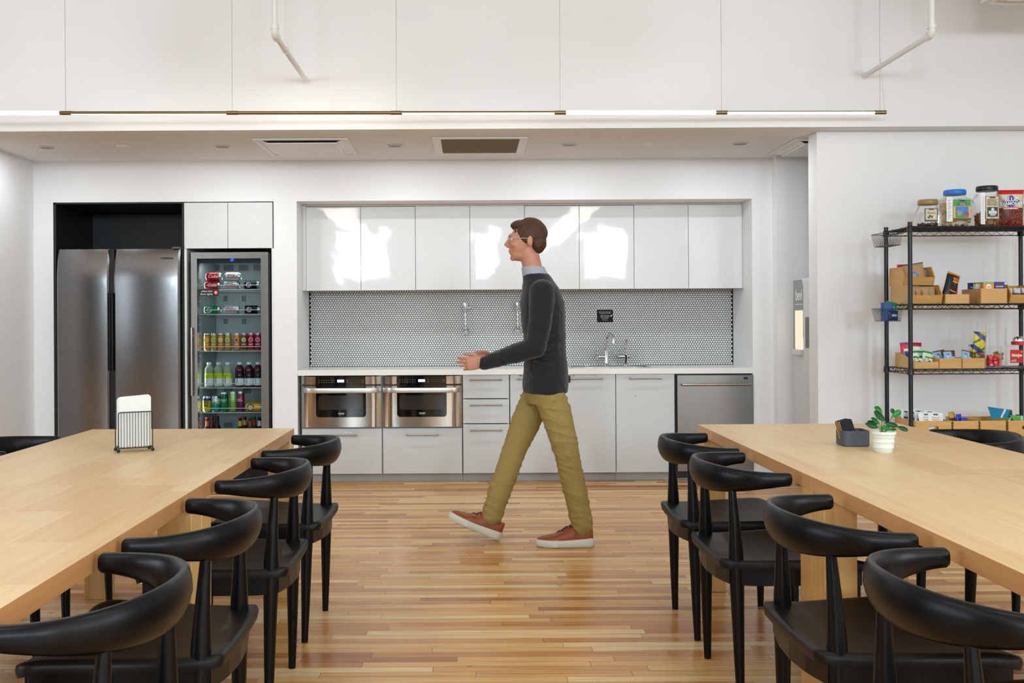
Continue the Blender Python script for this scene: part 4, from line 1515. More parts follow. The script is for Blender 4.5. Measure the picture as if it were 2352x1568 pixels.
# ------------------------------------------------------------------ chairs
def make_chair():
    t = thing('elbow_chair', 'chair', 'chair', (0, 0, 0))
    A, B = 0.262, 0.222

    def path(u):            # u -1..1 from one tip to the other
        a = u * pi / 2
        x = A * math.copysign(abs(sin(a)) ** 0.93, a)
        y = -0.028 - B * abs(cos(a)) ** 0.9
        return Vector((x, y, 0))
    b = MB()
    NU, NV = 56, 22
    rows = []
    for i in range(NU):
        u = -1 + 2 * i / (NU - 1)
        p = path(u)
        q = path(min(1, u + 0.02)) - path(max(-1, u - 0.02))
        q.normalize()
        nrm = Vector((q.y, -q.x, 0))       # outward
        if nrm.dot(p - Vector((0, 0, 0))) < 0:
            nrm = -nrm
        k = 1 - abs(u)
        kk = k * k * (3 - 2 * k)
        zt = 0.742 + 0.016 * kk
        zb = 0.700 - 0.043 * kk ** 0.6
        th = 0.019 + 0.001 * kk
        hz = (zt - zb) / 2
        zc = (zt + zb) / 2
        lean = 0.014 * kk
        row = []
        for j in range(NV):
            a = 2 * pi * j / NV
            ca, sa = cos(a), sin(a)
            ex = 0.75
            o = th * math.copysign(abs(ca) ** ex, ca)
            h = hz * math.copysign(abs(sa) ** ex, sa)
            # outer face fuller towards the bottom, thin lip on top
            o2 = o * (1.0 - 0.45 * max(0, h / hz) * kk) + lean * (-h / hz) * 0.0 + 0.010 * kk * (h / hz)
            o2 += 0.006 * kk * (1 - (h / hz) ** 2)
            row.append(p + nrm * o2 + Vector((0, 0, zc + h)))
        if i in (0, NU - 1):
            c = sum(row, Vector((0, 0, 0))) / NV
            r2 = [c + (v - c) * 0.80 + Vector((0, 0.006, 0)) for v in row]
            rows.append(r2 if i == 0 else row)
            rows.append(row if i == 0 else r2)
        else:
            rows.append(row)
    vs = [v for r in rows for v in r]
    fs = []
    n = len(rows)
    for i in range(n - 1):
        for j in range(NV):
            q = (j + 1) % NV
            fs.append((i * NV + j, i * NV + q, (i + 1) * NV + q, (i + 1) * NV + j))
    fs.append(tuple(range(NV)))
    fs.append(tuple(reversed(range((n - 1) * NV, n * NV))))
    b.add(vs, fs)
    obj('backrest', b, M_chair, t, smooth=55)
    for s_ in (-1, 1):
        pts = [(s_ * 0.216, -0.172, 0), (s_ * 0.212, -0.175, 0.12), (s_ * 0.206, -0.178, 0.30), (s_ * 0.202, -0.180, 0.42), (s_ * 0.199, -0.181, 0.48),
               (s_ * 0.193, -0.184, 0.58), (s_ * 0.186, -0.190, 0.695)]
        obj('leg', MB().tube(pts, [0.0125, 0.016, 0.021, 0.0245, 0.0235, 0.0175, 0.0115], 18), M_chair, t, smooth=50)
        pts = [(s_ * 0.238, 0.198, 0), (s_ * 0.234, 0.196, 0.12), (s_ * 0.229, 0.192, 0.32), (s_ * 0.226, 0.19, 0.425)]
        obj('leg', MB().tube(pts, [0.0125, 0.016, 0.0205, 0.022], 18), M_chair, t, smooth=50)
        obj('foot_pad', MB().cyl((s_ * 0.238, 0.198, 0.0), (s_ * 0.238, 0.198, 0.003), 0.0135), M_grey_pl, t)

    def hw(y):      # half width of the seat at depth y
        k = (y + 0.235) / 0.475
        return 0.222 + 0.048 * min(1, k * 1.1)
    def corner(y):
        w = hw(y)
        e = 0.24 - y
        if e < 0.05:
            w -= 0.05 - sqrt(max(0, 0.05 ** 2 - (0.05 - e) ** 2))
        e = y + 0.235
        if e < 0.03:
            w -= 0.03 - sqrt(max(0, 0.03 ** 2 - (0.03 - e) ** 2))
        return w
    def ztop(x, y):
        u = x / 0.25
        return 0.443 + 0.022 * u * u * (0.6 + 0.4 * (y + 0.24) / 0.48) + 0.012 * max(0, -(y + 0.10) / 0.14) ** 2 - 0.016 * max(0, (y - 0.15) / 0.09) ** 2
    ys = [-0.235 + 0.475 * (0.5 - 0.5 * cos(pi * k / 26)) for k in range(27)]
    b = MB()
    nu = 25
    top, bot = [], []
    for y in ys:
        w = corner(y)
        for i in range(nu):
            s2 = -1 + 2 * i / (nu - 1)
            s2 = math.copysign(1 - (1 - abs(s2)) ** 1.35, s2)
            x = w * s2
            e = min(1, min(w - abs(x), 0.24 - y, y + 0.235) / 0.014)
            e = max(0, e)
            top.append((x, y, ztop(x, y) - 0.014 * (1 - sqrt(1 - (1 - e) ** 2))))
            bot.append((x * 0.985, y * 0.985, ztop(x, y) - 0.033))
    ny = len(ys)
    fs = []
    for j in range(ny - 1):
        for i in range(nu - 1):
            a = j * nu + i
            fs.append((a, a + 1, a + nu + 1, a + nu))
    off = len(top)
    fs2 = [tuple(reversed([k + off for k in f])) for f in fs]
    bd = [i for i in range(nu)] + [j * nu + nu - 1 for j in range(1, ny)] + [(ny - 1) * nu + i for i in range(nu - 2, -1, -1)] + [j * nu for j in range(ny - 2, 0, -1)]
    fs3 = [(bd[k], bd[(k + 1) % len(bd)], bd[(k + 1) % len(bd)] + off, bd[k] + off) for k in range(len(bd))]
    b.add(top + bot, fs + fs2 + fs3)
    obj('seat', b, M_leather, t, smooth=60)
    # frame under the seat: follows the outline
    b = MB()
    def rail(pts, th):
        pts = [(pts[k][0] + (pts[k + 1][0] - pts[k][0]) * f / 6, pts[k][1] + (pts[k + 1][1] - pts[k][1]) * f / 6) for k in range(len(pts) - 1) for f in range(6)] + [pts[-1]]
        for k in range(len(pts) - 1):
            (xa, ya), (xb, yb) = pts[k], pts[k + 1]
            d = Vector((xb - xa, yb - ya, 0)).normalized()
            n_ = Vector((d.y, -d.x, 0)) * th / 2
            v = []
            for (px_, py_) in ((xa, ya), (xb, yb)):
                zt = ztop(px_, py_) - 0.030
                zb = zt - 0.05
                for s3 in (1, -1):
                    for zz in (zt, zb):
                        v.append(Vector((px_, py_, zz)) + n_ * s3)
            b.add(v, [(0, 1, 3, 2), (4, 6, 7, 5), (0, 4, 5, 1), (2, 3, 7, 6), (0, 2, 6, 4), (1, 5, 7, 3)])
    rail([(-0.205, -0.195), (-0.10, -0.212), (0, -0.218), (0.10, -0.212), (0.205, -0.195)], 0.02)
    rail([(-0.212, -0.19), (-0.232, 0.0), (-0.240, 0.20)], 0.02)
    rail([(0.212, -0.19), (0.232, 0.0), (0.240, 0.20)], 0.02)
    rail([(-0.235, 0.205), (0, 0.212), (0.235, 0.205)], 0.02)
    obj('seat_frame', b, M_chair, t, smooth=30)
    return t


chair0 = make_chair()
GL, GR = 'black chairs along the aisle side of the left tables', 'black chairs along the aisle side of the right tables'
GL2, GR2 = 'black chairs on the far side of the left tables', 'black chairs on the far side of the right tables'
CH = [
    (-0.805, 4.19, 90 - 2.5, 'black elbow chair at left table, farthest down the aisle', GL),
    (-0.812, 3.455, 90, 'black elbow chair at left table, second from the kitchen', GL),
    (-0.812, 2.605, 90, 'black elbow chair at left table, third from the kitchen', GL),
    (-0.812, 1.935, 90, 'black elbow chair at left table, nearest the camera, cut by the frame', GL),
    (1.038, 4.18, -90, 'black elbow chair at right table, farthest down the aisle', GR),
    (1.032, 3.54, -90 + 1, 'black elbow chair at right table, second from the kitchen', GR),
    (1.030, 2.615, -90 + 1, 'black elbow chair at right table, third from the kitchen', GR),
    (1.036, 1.94, -90, 'black elbow chair at right table, nearest the camera, cut by the frame', GR),
    (-1.755, 4.2, -90, 'black elbow chair on wall side of left table, back showing by the fridge', GL2),
    (-1.752, 3.45, -90, 'black elbow chair on wall side of left table, seen only under the tabletop', GL2),
    (-1.752, 2.65, -90, 'black elbow chair on wall side of left table, mostly hidden by near chairs', GL2),
    (1.978, 4.28, 86, 'black elbow chair on shelf side of right table, back showing before the crates', GR2),
    (2.005, 3.52, 90, 'black elbow chair on shelf side of right table, armrest at the frame edge', GR2),
    (2.000, 2.75, 90, 'black elbow chair on shelf side of right table, its legs under the top', GR2),
]
for i, (x, y, a, lb, g) in enumerate(CH):
    if i == 0:
        chair0.location = (x, y, 0)
        chair0.rotation_euler = (0, 0, radians(a))
        chair0['label'] = lb
        chair0['group'] = g
    else:
        dup(chair0, (x, y, 0), radians(a), lb, g)

# ------------------------------------------------------------------ napkin rack
nc = Vector((-1.272, 3.90, TH))
t = thing('napkin_holder', 'black wire napkin holder with ball feet on the left table', 'napkin holder', nc)
w, d, h = 0.062, 0.033, 0.150
def NL(x, y, z):
    return (nc.x + x, nc.y + y, nc.z + z)
b = MB()
for s_ in (-1, 1):
    yy = s_ * d
    pts = [NL(-w, yy, 0.016)] + [NL(-w + 0.008 - 0.008 * cos(radians(a)), yy, h - 0.008 + 0.008 * sin(radians(a))) for a in (0, 30, 60, 90)]
    pts += [NL(w - 0.008 + 0.008 * sin(radians(a)), yy, h - 0.008 + 0.008 * cos(radians(a))) for a in (0, 30, 60, 90)] + [NL(w, yy, 0.016)]
    b.tube(pts, 0.0019, 8)
    for k in range(1, 12):
        xx = -w + 2 * w * k / 12
        b.tube([NL(xx, yy, 0.016), NL(xx, yy, h)], 0.0011, 6)
    b.tube([NL(-w, yy, 0.016), NL(w, yy, 0.016)], 0.0019, 8)
for xx in (-w, w):
    b.tube([NL(xx, -d, 0.016), NL(xx, d, 0.016)], 0.0019, 8)
for k in range(1, 6):
    xx = -w + 2 * w * k / 6
    b.tube([NL(xx, -d, 0.016), NL(xx, d, 0.016)], 0.0012, 6)
obj('wire_rack', b, M_blk_metal, t)
for sx in (-1, 1):
    for s_ in (-1, 1):
        obj('ball_foot', MB().ell(NL(sx * w, s_ * d, 0.0072), 0.0068, 14, 10).cyl(NL(sx * w, s_ * d, 0.012), NL(sx * w, s_ * d, 0.018), 0.002, n=8), M_blk_metal, t)
t.rotation_euler = (0, 0, radians(28))
b = MB()
RN = random.Random(3)
nw, nd = 0.058, 0.026
NP = 15
for k in range(NP):            # each folded napkin leans a touch differently
    y0n = -nd + 2 * nd * k / NP
    y1n = y0n + 2 * nd / NP * 0.9
    hh = 0.205 + RN.uniform(-0.003, 0.003) - 0.0004 * k
    sh_ = RN.uniform(-0.0015, 0.0015)
    pts = rrect(-nw + sh_, nw + sh_, 0.019, hh, 0.009, 3)
    pts = [(p[0], p[1] + 0.007 * (p[0] + nw) / (2 * nw) if p[1] > 0.1 else p[1]) for p in pts]
    b.prism([(nc.x + p[0], nc.z + p[1]) for p in pts], 'y', nc.y + y0n, nc.y + y1n)
o = obj('napkin_stack', b, mat('paper_napkin', 'ebebe6', 0.9, bump=0.3, bscale=30), origin=nc, bevel=0.0008)
o['kind'] = 'stuff'
o.rotation_euler = (0, 0, radians(28))
tag(o, 'stack of white paper napkins standing in the black wire holder', 'napkins')

# ------------------------------------------------------------------ coaster box, coasters
cc = Vector((1.462, 3.955, TH))
b = MB()
w, d, h = 0.050, 0.055, 0.060
out = rrect(cc.x - w, cc.x + w, cc.y - d, cc.y + d, 0.014, 5)
inn = rrect(cc.x - w + 0.005, cc.x + w - 0.005, cc.y - d + 0.005, cc.y + d - 0.005, 0.010, 5)
n = len(out)
vs = [(p[0], p[1], cc.z + 0.004) for p in out] + [(p[0], p[1], cc.z + h) for p in out] + [(p[0], p[1], cc.z + h) for p in inn] + [(p[0], p[1], cc.z + 0.008) for p in inn]
fs = []
for k in range(3):
    fs += [(k * n + i, k * n + (i + 1) % n, (k + 1) * n + (i + 1) % n, (k + 1) * n + i) for i in range(n)]
fs += [tuple(range(n)), tuple(range(3 * n, 4 * n))]
b.add(vs, fs)
b.prism(rrect(cc.x - w + 0.003, cc.x + w - 0.003, cc.y - d + 0.003, cc.y + d - 0.003, 0.012, 5), 'z', cc.z + 0.0002, cc.z + 0.004)
o = obj('coaster_box', b, mat('slate_plastic', '474d53', 0.55, bump=0.1, bscale=300), origin=cc, bevel=0.0008)
o.rotation_euler = (0, 0, radians(-4))
tag(o, 'open dark grey box holding coasters beside the potted plant', 'box')
M_cork = mat('cork', 'd3a06b', 0.8, bump=0.3, bscale=200)
M_felt = mat('black_felt', '1c1d20', 0.9, bump=0.3, bscale=300)
for k, lb in enumerate(('black cork-backed coaster in grey box, the front one', 'black cork-backed coaster in grey box, second from front',
                        'black cork-backed coaster in grey box, third from front', 'black cork-backed coaster in grey box, the rearmost')):
    b = MB()
    q = 0.034
    b.prism(rrect(-q, q, 0, 0.088, 0.009, 4), 'y', 0.0, 0.0022, m=0)
    b.prism(rrect(-q, q, 0, 0.088, 0.009, 4), 'y', 0.0023, 0.0052, m=1)
    o = obj('coaster', b, [M_felt, M_cork], smooth=30)
    o.location = (cc.x - 0.004 - 0.0036 * k, cc.y - 0.012 + 0.0062 * k, cc.z + 0.0125)
    o.rotation_euler = Euler((radians(-16), radians(-7), radians(32)))
    tag(o, lb, 'coaster', 'coasters in the grey box')

# ------------------------------------------------------------------ potted plant
pc = Vector((1.498, 3.752, TH))
t = thing('potted_plant', 'small green leafy plant in a ribbed white pot on right table', 'plant', pc)
pr = [(0.030, 0.0), (0.033, 0.004), (0.0345, 0.016), (0.0372, 0.017), (0.0372, 0.020), (0.0358, 0.022), (0.0372, 0.036), (0.0392, 0.037), (0.0392, 0.040), (0.0378, 0.042),
      (0.0388, 0.054), (0.0402, 0.056), (0.0402, 0.058), (0.0392, 0.060), (0.0430, 0.064), (0.0442, 0.068), (0.0442, 0.073), (0.0425, 0.076), (0.0405, 0.075), (0.039, 0.066)]
obj('pot', MB().lathe(pc, pr, 40), mat('white_ceramic', 'dfe2d6', 0.4), t, smooth=50)
obj('soil', MB().lathe(pc, [(0.039, 0.062), (0.039, 0.0655), (0, 0.067)], 24), mat('soil', '2a2019', 0.95, bump=1, bscale=120), t)
M_leafd = mat('leaf_dark', '17502f', 0.38, var=0.25, vscale=60)
M_leafb = mat('leaf_bright', '1f7d2c', 0.38, var=0.2, vscale=60)
M_stem = mat('stem_green', '6a8a4a', 0.5)
QD = 3.75


def zp(zx, zy, D=QD):
    return at(1920 + zx / 11.2, 920 + zy / 11.2, D)


LEAVES = [((1275, 520), (975, 270), 150, 'd', 0.0, -0.03), ((1185, 300), (985, 160), 125, 'b', 0.01, 0.0), ((1100, 690), (745, 590), 115, 'd', -0.01, -0.03),
          ((1065, 610), (800, 540), 100, 'd', 0.01, 0.01), ((1125, 600), (900, 435), 90, 'b', 0.0, -0.01), ((1450, 425), (1665, 250), 125, 'b', 0.0, 0.01),
          ((1470, 345), (1430, 200), 85, 'd', 0.01, 0.02), ((1250, 575), (1600, 665), 110, 'd', -0.01, -0.03), ((1570, 665), (1858, 772), 95, 'd', 0.0, 0.0),
          ((1165, 660), (1400, 755), 105, 'b', -0.02, -0.04), ((1380, 750), (1560, 742), 50, 'b', -0.01, -0.02), ((1290, 640), (1380, 700), 80, 'b', 0.0, -0.02)]
for (p, q, w_, c, d0, d1) in LEAVES:
    P0, P1 = zp(*p, QD + d0), zp(*q, QD + d1)
    ax = P1 - P0
    L = ax.length
    side = ax.cross(Vector((0.15, 1, -0.35))).normalized()
    nrm = side.cross(ax).normalized()
    wd = w_ / 11.2 / 632 / 2 * 1.25
    b = MB()
    def lf(u, v):
        k = v
        prof = max(0.0, sin(pi * k ** 1.2)) ** 0.6
        s2 = (2 * u - 1)
        return P0 + ax * k + side * (s2 * wd * prof) + nrm * (0.10 * L * sin(pi * k) - 0.006 * s2 * s2 * prof)
    b.grid(lf, 9, 15)
    b.grid(lambda u, v: Vector(lf(u, v)) - nrm * 0.0006, 9, 15)
    obj('leaf', b, M_leafd if c == 'd' else M_leafb, t, smooth=80)
    base = pc + Vector((RND.uniform(-0.008, 0.008), RND.uniform(-0.008, 0.008), 0.066))
    mid = (base + P0) / 2 + Vector((0, 0, 0.006))
    obj('stem', MB().tube([base, mid, P0, P0 + ax * 0.1], [0.0014, 0.0013, 0.0011, 0.0008], 7), M_stem, t, smooth=60)

# ------------------------------------------------------------------ wire shelving
SLX, SRX, SF, SBk = 2.600, 3.440, 6.10, 6.45
SHZ = [1.772, 1.314, 0.929, 0.525, 0.12]
t = thing('wire_shelving', 'black wire shelving unit stocked with snacks by the right wall', 'shelving', ((SLX + SRX) / 2, (SF + SBk) / 2, 0))
for xx in (SLX, SRX):
    for yy in (SF, SBk):
        b = MB().cyl((xx, yy, 0.02), (xx, yy, 1.792), 0.0127, n=18)
        for k in range(68):
            b.lathe((xx, yy, 0.06 + k * 0.0254), [(0.0129, 0), (0.0131, 0.0015), (0.0129, 0.003)], 14)
        b.cyl((xx, yy, 1.790), (xx, yy, 1.797), 0.0135, n=18)
        b.cyl((xx, yy, 0.0), (xx, yy, 0.02), 0.016, n=16)
        obj('post', b, M_blk_metal, t)
for k, z in enumerate(SHZ):
    b = MB()
    x0, x1, y0_, y1_ = SLX, SRX, SF, SBk
    for zz, rr in ((z - 0.003, 0.0032), (z - 0.030, 0.0030)):
        for (pa, pb) in (((x0, y0_), (x1, y0_)), ((x0, y1_), (x1, y1_)), ((x0, y0_), (x0, y1_)), ((x1, y0_), (x1, y1_))):
            b.tube([(pa[0], pa[1], zz), (pb[0], pb[1], zz)], rr, 8)
    for yy in (y0_, y1_):
        nz_ = 28
        pts = [(x0 + (x1 - x0) * q / nz_, yy, z - 0.004 if q % 2 else z - 0.029) for q in range(nz_ + 1)]
        b.tube(pts, 0.0018, 6)
    for xx in (x0, x1):
        nz_ = 12
        pts = [(xx, y0_ + (y1_ - y0_) * q / nz_, z - 0.004 if q % 2 else z - 0.029) for q in range(nz_ + 1)]
        b.tube(pts, 0.0018, 6)
    for q in range(1, 34):
        xx = x0 + (x1 - x0) * q / 34
        b.tube([(xx, y0_, z - 0.0015), (xx, y1_, z - 0.0015)], 0.0015, 5)
    for q in (1, 2, 3):
        yy = y0_ + (y1_ - y0_) * q / 4
        b.tube([(x0, yy, z - 0.006), (x1, yy, z - 0.006)], 0.0022, 6)
    for xx in (x0, x1):
        for yy in (y0_, y1_):
            b.lathe((xx, yy, z - 0.036), [(0.014, 0), (0.020, 0.002), (0.017, 0.036), (0.0145, 0.040)], 18)
    s_o = obj('shelf', b, M_blk_metal, t)
# black liner on the top shelf
o = obj('shelf_liner', MB().box(SLX + 0.02, SRX - 0.02, SF + 0.008, SBk - 0.008, 1.7722, 1.7742), M_blk, t, bevel=0.0005)


def hang_basket(z, label):
    xw = SLX - 0.018
    w2, yb0, yb1 = 0.105, SF + 0.06, SF + 0.27
    t = thing('hanging_basket', label, 'basket', (xw, (yb0 + yb1) / 2, z), 'wire baskets on the end of the shelving')
    b = MB()
    h = 0.075
    xo, xi = xw - w2, xw - 0.004
    tl_ = [(xo, yb0, z), (xi, yb0, z), (xi, yb1, z), (xo, yb1, z)]
    bl_ = [(xo + 0.015, yb0 + 0.012, z - h), (xi - 0.005, yb0 + 0.012, z - h), (xi - 0.005, yb1 - 0.012, z - h), (xo + 0.015, yb1 - 0.012, z - h)]
    b.tube(tl_, 0.0022, 6, closed=True)
    b.tube(bl_, 0.0018, 6, closed=True)
    for a in range(4):
        p, q = Vector(tl_[a]), Vector(tl_[(a + 1) % 4])
        r_, s_ = Vector(bl_[a]), Vector(bl_[(a + 1) % 4])
        nn = 8 if a % 2 == 0 else 14
        for k in range(nn):
            f = k / nn
            b.tube([p.lerp(q, f), r_.lerp(s_, f)], 0.0011, 5)
    for k in range(1, 8):
        f = k / 8
        b.tube([Vector(bl_[0]).lerp(Vector(bl_[1]), f), Vector(bl_[3]).lerp(Vector(bl_[2]), f)], 0.0011, 5)
    for yy in (yb0 + 0.04, yb1 - 0.04):
        b.tube([(xi, yy, z), (xi + 0.004, yy, z + 0.02), (xi + 0.013, yy, z + 0.032), (xi + 0.0275, yy, z + 0.026), (xi + 0.030, yy, z + 0.012)], 0.0014, 6)
    obj('wire_body', b, M_blk_metal, t)
    return t


hang_basket(1.742, 'empty black wire basket hooked on the end of the top shelf')
hang_basket(1.287, 'black wire basket holding blue and green packs, on second shelf end')
# contents of the lower basket
bx = SLX - 0.075


def pouch(mb, w, h, t_, bands=None, n=26, mf=None, crimp=0.03):
    """standing pillow bag, centre bottom at origin, facing -y"""
    for s_ in (-1, 1):
        def fn(u, v):
            a, c = 2 * u - 1, 2 * v - 1
            k = max(0, 1 - abs(a) ** 3) * max(0, 1 - abs(c) ** 4)
            puff = t_ / 2 * k ** 0.6
            wob = 0.06 * t_ * sin(9 * u + 5 * v) * k
            return (a * w / 2 * (1 - 0.05 * (1 - abs(c) ** 2)), s_ * (puff + 0.0004) + wob, v * h)
        def mm(u, v):
            if mf:
                return mf(u, v, s_)
            if bands:
                for (lim, m_) in bands:
                    if v <= lim + 1e-6:
                        return m_
            return 0
        mb.grid(fn, n, n + 4, mf=mm)
    return mb


def item(name, label, cat, loc, mats, build, rot=(0, 0, 0), group=None, smooth=60):
    mb = MB()
    build(mb)
    o = obj(name, mb, mats, smooth=smooth)
    o.location = loc
    o.rotation_euler = Euler([radians(a) for a in rot])
    return tag(o, label, cat, group)


def pm(c, rough=0.35):
    return mat('pack_' + c, c, rough)


item('snack_box', 'dark blue carton standing in the lower hanging basket', 'box', (bx - 0.015, SF + 0.115, 1.2155), [pm('1d4f8f')],
     lambda mb: mb.box(-0.03, 0.03, -0.02, 0.02, 0, 0.108), (0, 0, 5))
item('snack_bag', 'shiny green packet in the lower hanging basket', 'snack packet', (bx + 0.01, SF + 0.17, 1.226), [pm('12954c', 0.25), M_letter],
     lambda mb: pouch(mb, 0.075, 0.105, 0.03, mf=lambda u, v, s: 1 if (0.3 < u < 0.7 and 0.6 < v < 0.75) else 0), (0, 14, 0))
item('snack_bag', 'small navy packet low in the lower hanging basket', 'snack packet', (bx + 0.012, SF + 0.10, 1.2155), [pm('1c2f6a', 0.25), pm('c9d0e8')],
     lambda mb: pouch(mb, 0.07, 0.06, 0.02, mf=lambda u, v, s: 1 if (0.3 < u < 0.8 and 0.4 < v < 0.6) else 0), (0, 0, 10))

# --- jars on the top shelf
JZ0 = 1.7743
M_clear = glass('clear_plastic', 'fefefe', rough=0.02, alpha=0.2, cap=0.45)


def jar(name, px0, px1, D, h, lid_r, lid_c, label, lid_h=0.030, sq=1.2):
    x = (X(px0, D, 480) + X(px1, D, 480)) / 2
    r = (X(px1, D, 480) - X(px0, D, 480)) / 2
    t = thing(name, label, 'jar', (x, D, JZ0), 'clear jars on the top shelf')
    hb = h - lid_h
    prof = [(r * 0.9, 0.0), (r * 0.98, 0.006), (r, 0.02), (r, hb * 0.62), (r * 0.97, hb * 0.72), (r * 0.86, hb * 0.86), (lid_r * 1.02, hb * 0.96), (lid_r * 0.95, hb + 0.01)]
    inner = [(p[0] - 0.002, p[1]) for p in reversed(prof)]
    b = MB()
    nn = 36
    # squarish body rounding into a round neck
    for i in range(len(prof) - 1):
        pass
    def fn(u, v):
        k = v * (len(prof) - 1)
        i = min(int(k), len(prof) - 2)
        f = k - i
        rr = prof[i][0] * (1 - f) + prof[i + 1][0] * f
        zz = prof[i][1] * (1 - f) + prof[i + 1][1] * f
        s2 = sq * max(0, 1 - max(0, (zz / hb - 0.55) / 0.4))
        a = 2 * pi * u
        e = 2 / (2 + s2)
        return (x + rr * math.copysign(abs(cos(a)) ** e, cos(a)), D + rr * 0.9 * math.copysign(abs(sin(a)) ** e, sin(a)), JZ0 + zz)
    b.grid(fn, nn, 29, cu=True)
    obj('glass_body', b, M_clear, t, smooth=50)
    obj('lid', MB().lathe((x, D, JZ0), [(lid_r, hb), (lid_r * 1.03, hb + 0.003), (lid_r * 1.03, hb + lid_h * 0.8), (lid_r * 0.97, hb + lid_h), (0, hb + lid_h)], 40), lid_c, t)
    return t, x, r, hb


def filling(parent, x, D, r, h, c, n, size, name, seed=1, elong=1.6, z0=JZ0):
    """loose pieces filling the jar: one heap nobody could count"""
    rn = random.Random(seed)
    b = MB()
    for k in range(n):
        a = rn.uniform(0, 2 * pi)
        q = sqrt(rn.uniform(0.25, 1)) * (r - size * 0.9)
        zz = z0 + 0.006 + size * 0.5 + rn.uniform(0, 1) * (h - size)
        st = len(b.v)
        b.ell((0, 0, 0), (size * elong * 0.5, size * 0.45, size * 0.32), 7, 4)
        M = Matrix.Translation((x + q * cos(a), D + 0.88 * q * sin(a), zz)) @ Euler((rn.uniform(0, 3), rn.uniform(0, 3), rn.uniform(0, 3))).to_matrix().to_4x4()
        b.xf(M, st)
    o = obj(name, b, c, parent, smooth=70)
    o['kind'] = 'stuff'
    return o


def jar_label(parent, x, y, px0, px1, py0, py1, D, base, draws, name='label'):
    p0, p1 = at(px0, py1, D), at(px1, py0, D)
    b = MB()
    yy = y
    b.box(p0.x, p1.x, yy - 0.001, yy, p0.z, p1.z, m=0)
    w, h = p1.x - p0.x, p1.z - p0.z
    lay = 0.0014
    for d_ in draws:
        if d_[0] == 'r':
            _, u0, v0, u1, v1, m_ = d_
            b.box(p0.x + u0 * w, p0.x + u1 * w, yy - lay, yy - lay + 0.0004, p0.z + v0 * h, p0.z + v1 * h, m=m_)
        elif d_[0] == 'c':
            _, u, v, r_, m_ = d_
            b.lathe((p0.x + u * w, yy - lay, p0.z + v * h), [(r_ * h, 0), (r_ * h, -0.0004)], 16, axis='y', m=m_)
        elif d_[0] == 't':
            _, s_, u, v, sz, m_ = d_[:6]
            b.text(s_, sz * h, face_cam(p0.x + u * w, yy - lay - 0.0003, p0.z + v * h), m=m_, depth=0.0002, sx=d_[6] if len(d_) > 6 else 1, bold=d_[7] if len(d_) > 7 else 0)
        lay += 0.0005
    return obj(name, b, base, parent, smooth=0)


t, x, r, hb = jar('snack_jar', 2104, 2158, 6.22, 0.166, 0.056, mat('gold_lid', '9a7a45', 0.35), 'nearly empty clear jar with gold lid on the top shelf')
jar_label(t, x, 6.22 - r * 0.905, 2124.5, 2155, 478, 508.5, 6.15, [pm('2a1d18'), pm('cbbd9c'), M_letter, pm('3d2018'), pm('4a6a3a')],
          [('r', 0.07, 0.12, 0.93, 0.95, 1), ('r', 0.32, 0.88, 0.7, 0.97, 3), ('t', 'Almonds', 0.5, 0.66, 0.2, 4, 0.85), ('c', 0.4, 0.42, 0.08, 3), ('c', 0.55, 0.35, 0.08, 3), ('c', 0.3, 0.3, 0.07, 3), ('c', 0.68, 0.32, 0.07, 2)])
filling(t, x, 6.22, r, 0.022, pm('4a2a20'), 26, 0.018, 'almond_remnants', 4)
t, x, r, hb = jar('snack_jar', 2152, 2234, 6.29, 0.232, 0.063, mat('blue_lid', '2477dd', 0.35), 'big clear jar of animal crackers with blue lid on top shelf', sq=1.6)
filling(t, x, 6.29, r - 0.004, 0.155, mat('cracker', 'e0c79c', 0.8, var=0.15, vscale=40), 640, 0.034, 'crackers', 5)
jar_label(t, x, 6.29 - r * 0.905, 2190, 2229.5, 458, 505.5, 6.19, [pm('e9b722'), pm('2b9a3f'), pm('2a7fd0'), pm('6b3d1c'), M_letter, pm('9b8f86'), pm('a8327f'), pm('2a1d18')],
          [('r', 0, 0.68, 1, 1, 1), ('r', 0.12, 0.3, 0.88, 0.66, 2), ('r', 0.12, 0.12, 0.88, 0.3, 1), ('c', 0.34, 0.36, 0.13, 5), ('c', 0.75, 0.3, 0.12, 6), ('c', 0.5, 0.78, 0.1, 3),
           ('r', 0.28, 0.7, 0.74, 0.84, 3), ('r', 0.36, 0.92, 0.66, 0.98, 7), ('t', 'ANIMAL', 0.51, 0.80, 0.075, 4), ('t', 'CRACKERS', 0.51, 0.73, 0.065, 4), ('r', 0, 0, 1, 0.1, 3)])
jar_label(t, x, 6.29 - r * 0.885, 2173, 2187, 453, 509, 6.20, [M_letter, M_letter_dark], [('r', 0.2, 0.1 + 0.07 * k, 0.3 + 0.5 * ((k * 7) % 5) / 5 + 0.1, 0.112 + 0.07 * k, 1) for k in range(12)], name='nutrition_label')
t, x, r, hb = jar('snack_jar', 2233, 2301, 6.24, 0.248, 0.060, mat('black_lid', '1d1a1c', 0.35), 'tall clear jar of pretzels with black lid on top shelf', sq=1.2)
filling(t, x, 6.24, r - 0.004, 0.085, mat('pretzel', '9a5e30', 0.5, var=0.25, vscale=40), 260, 0.030, 'pretzels', 6)
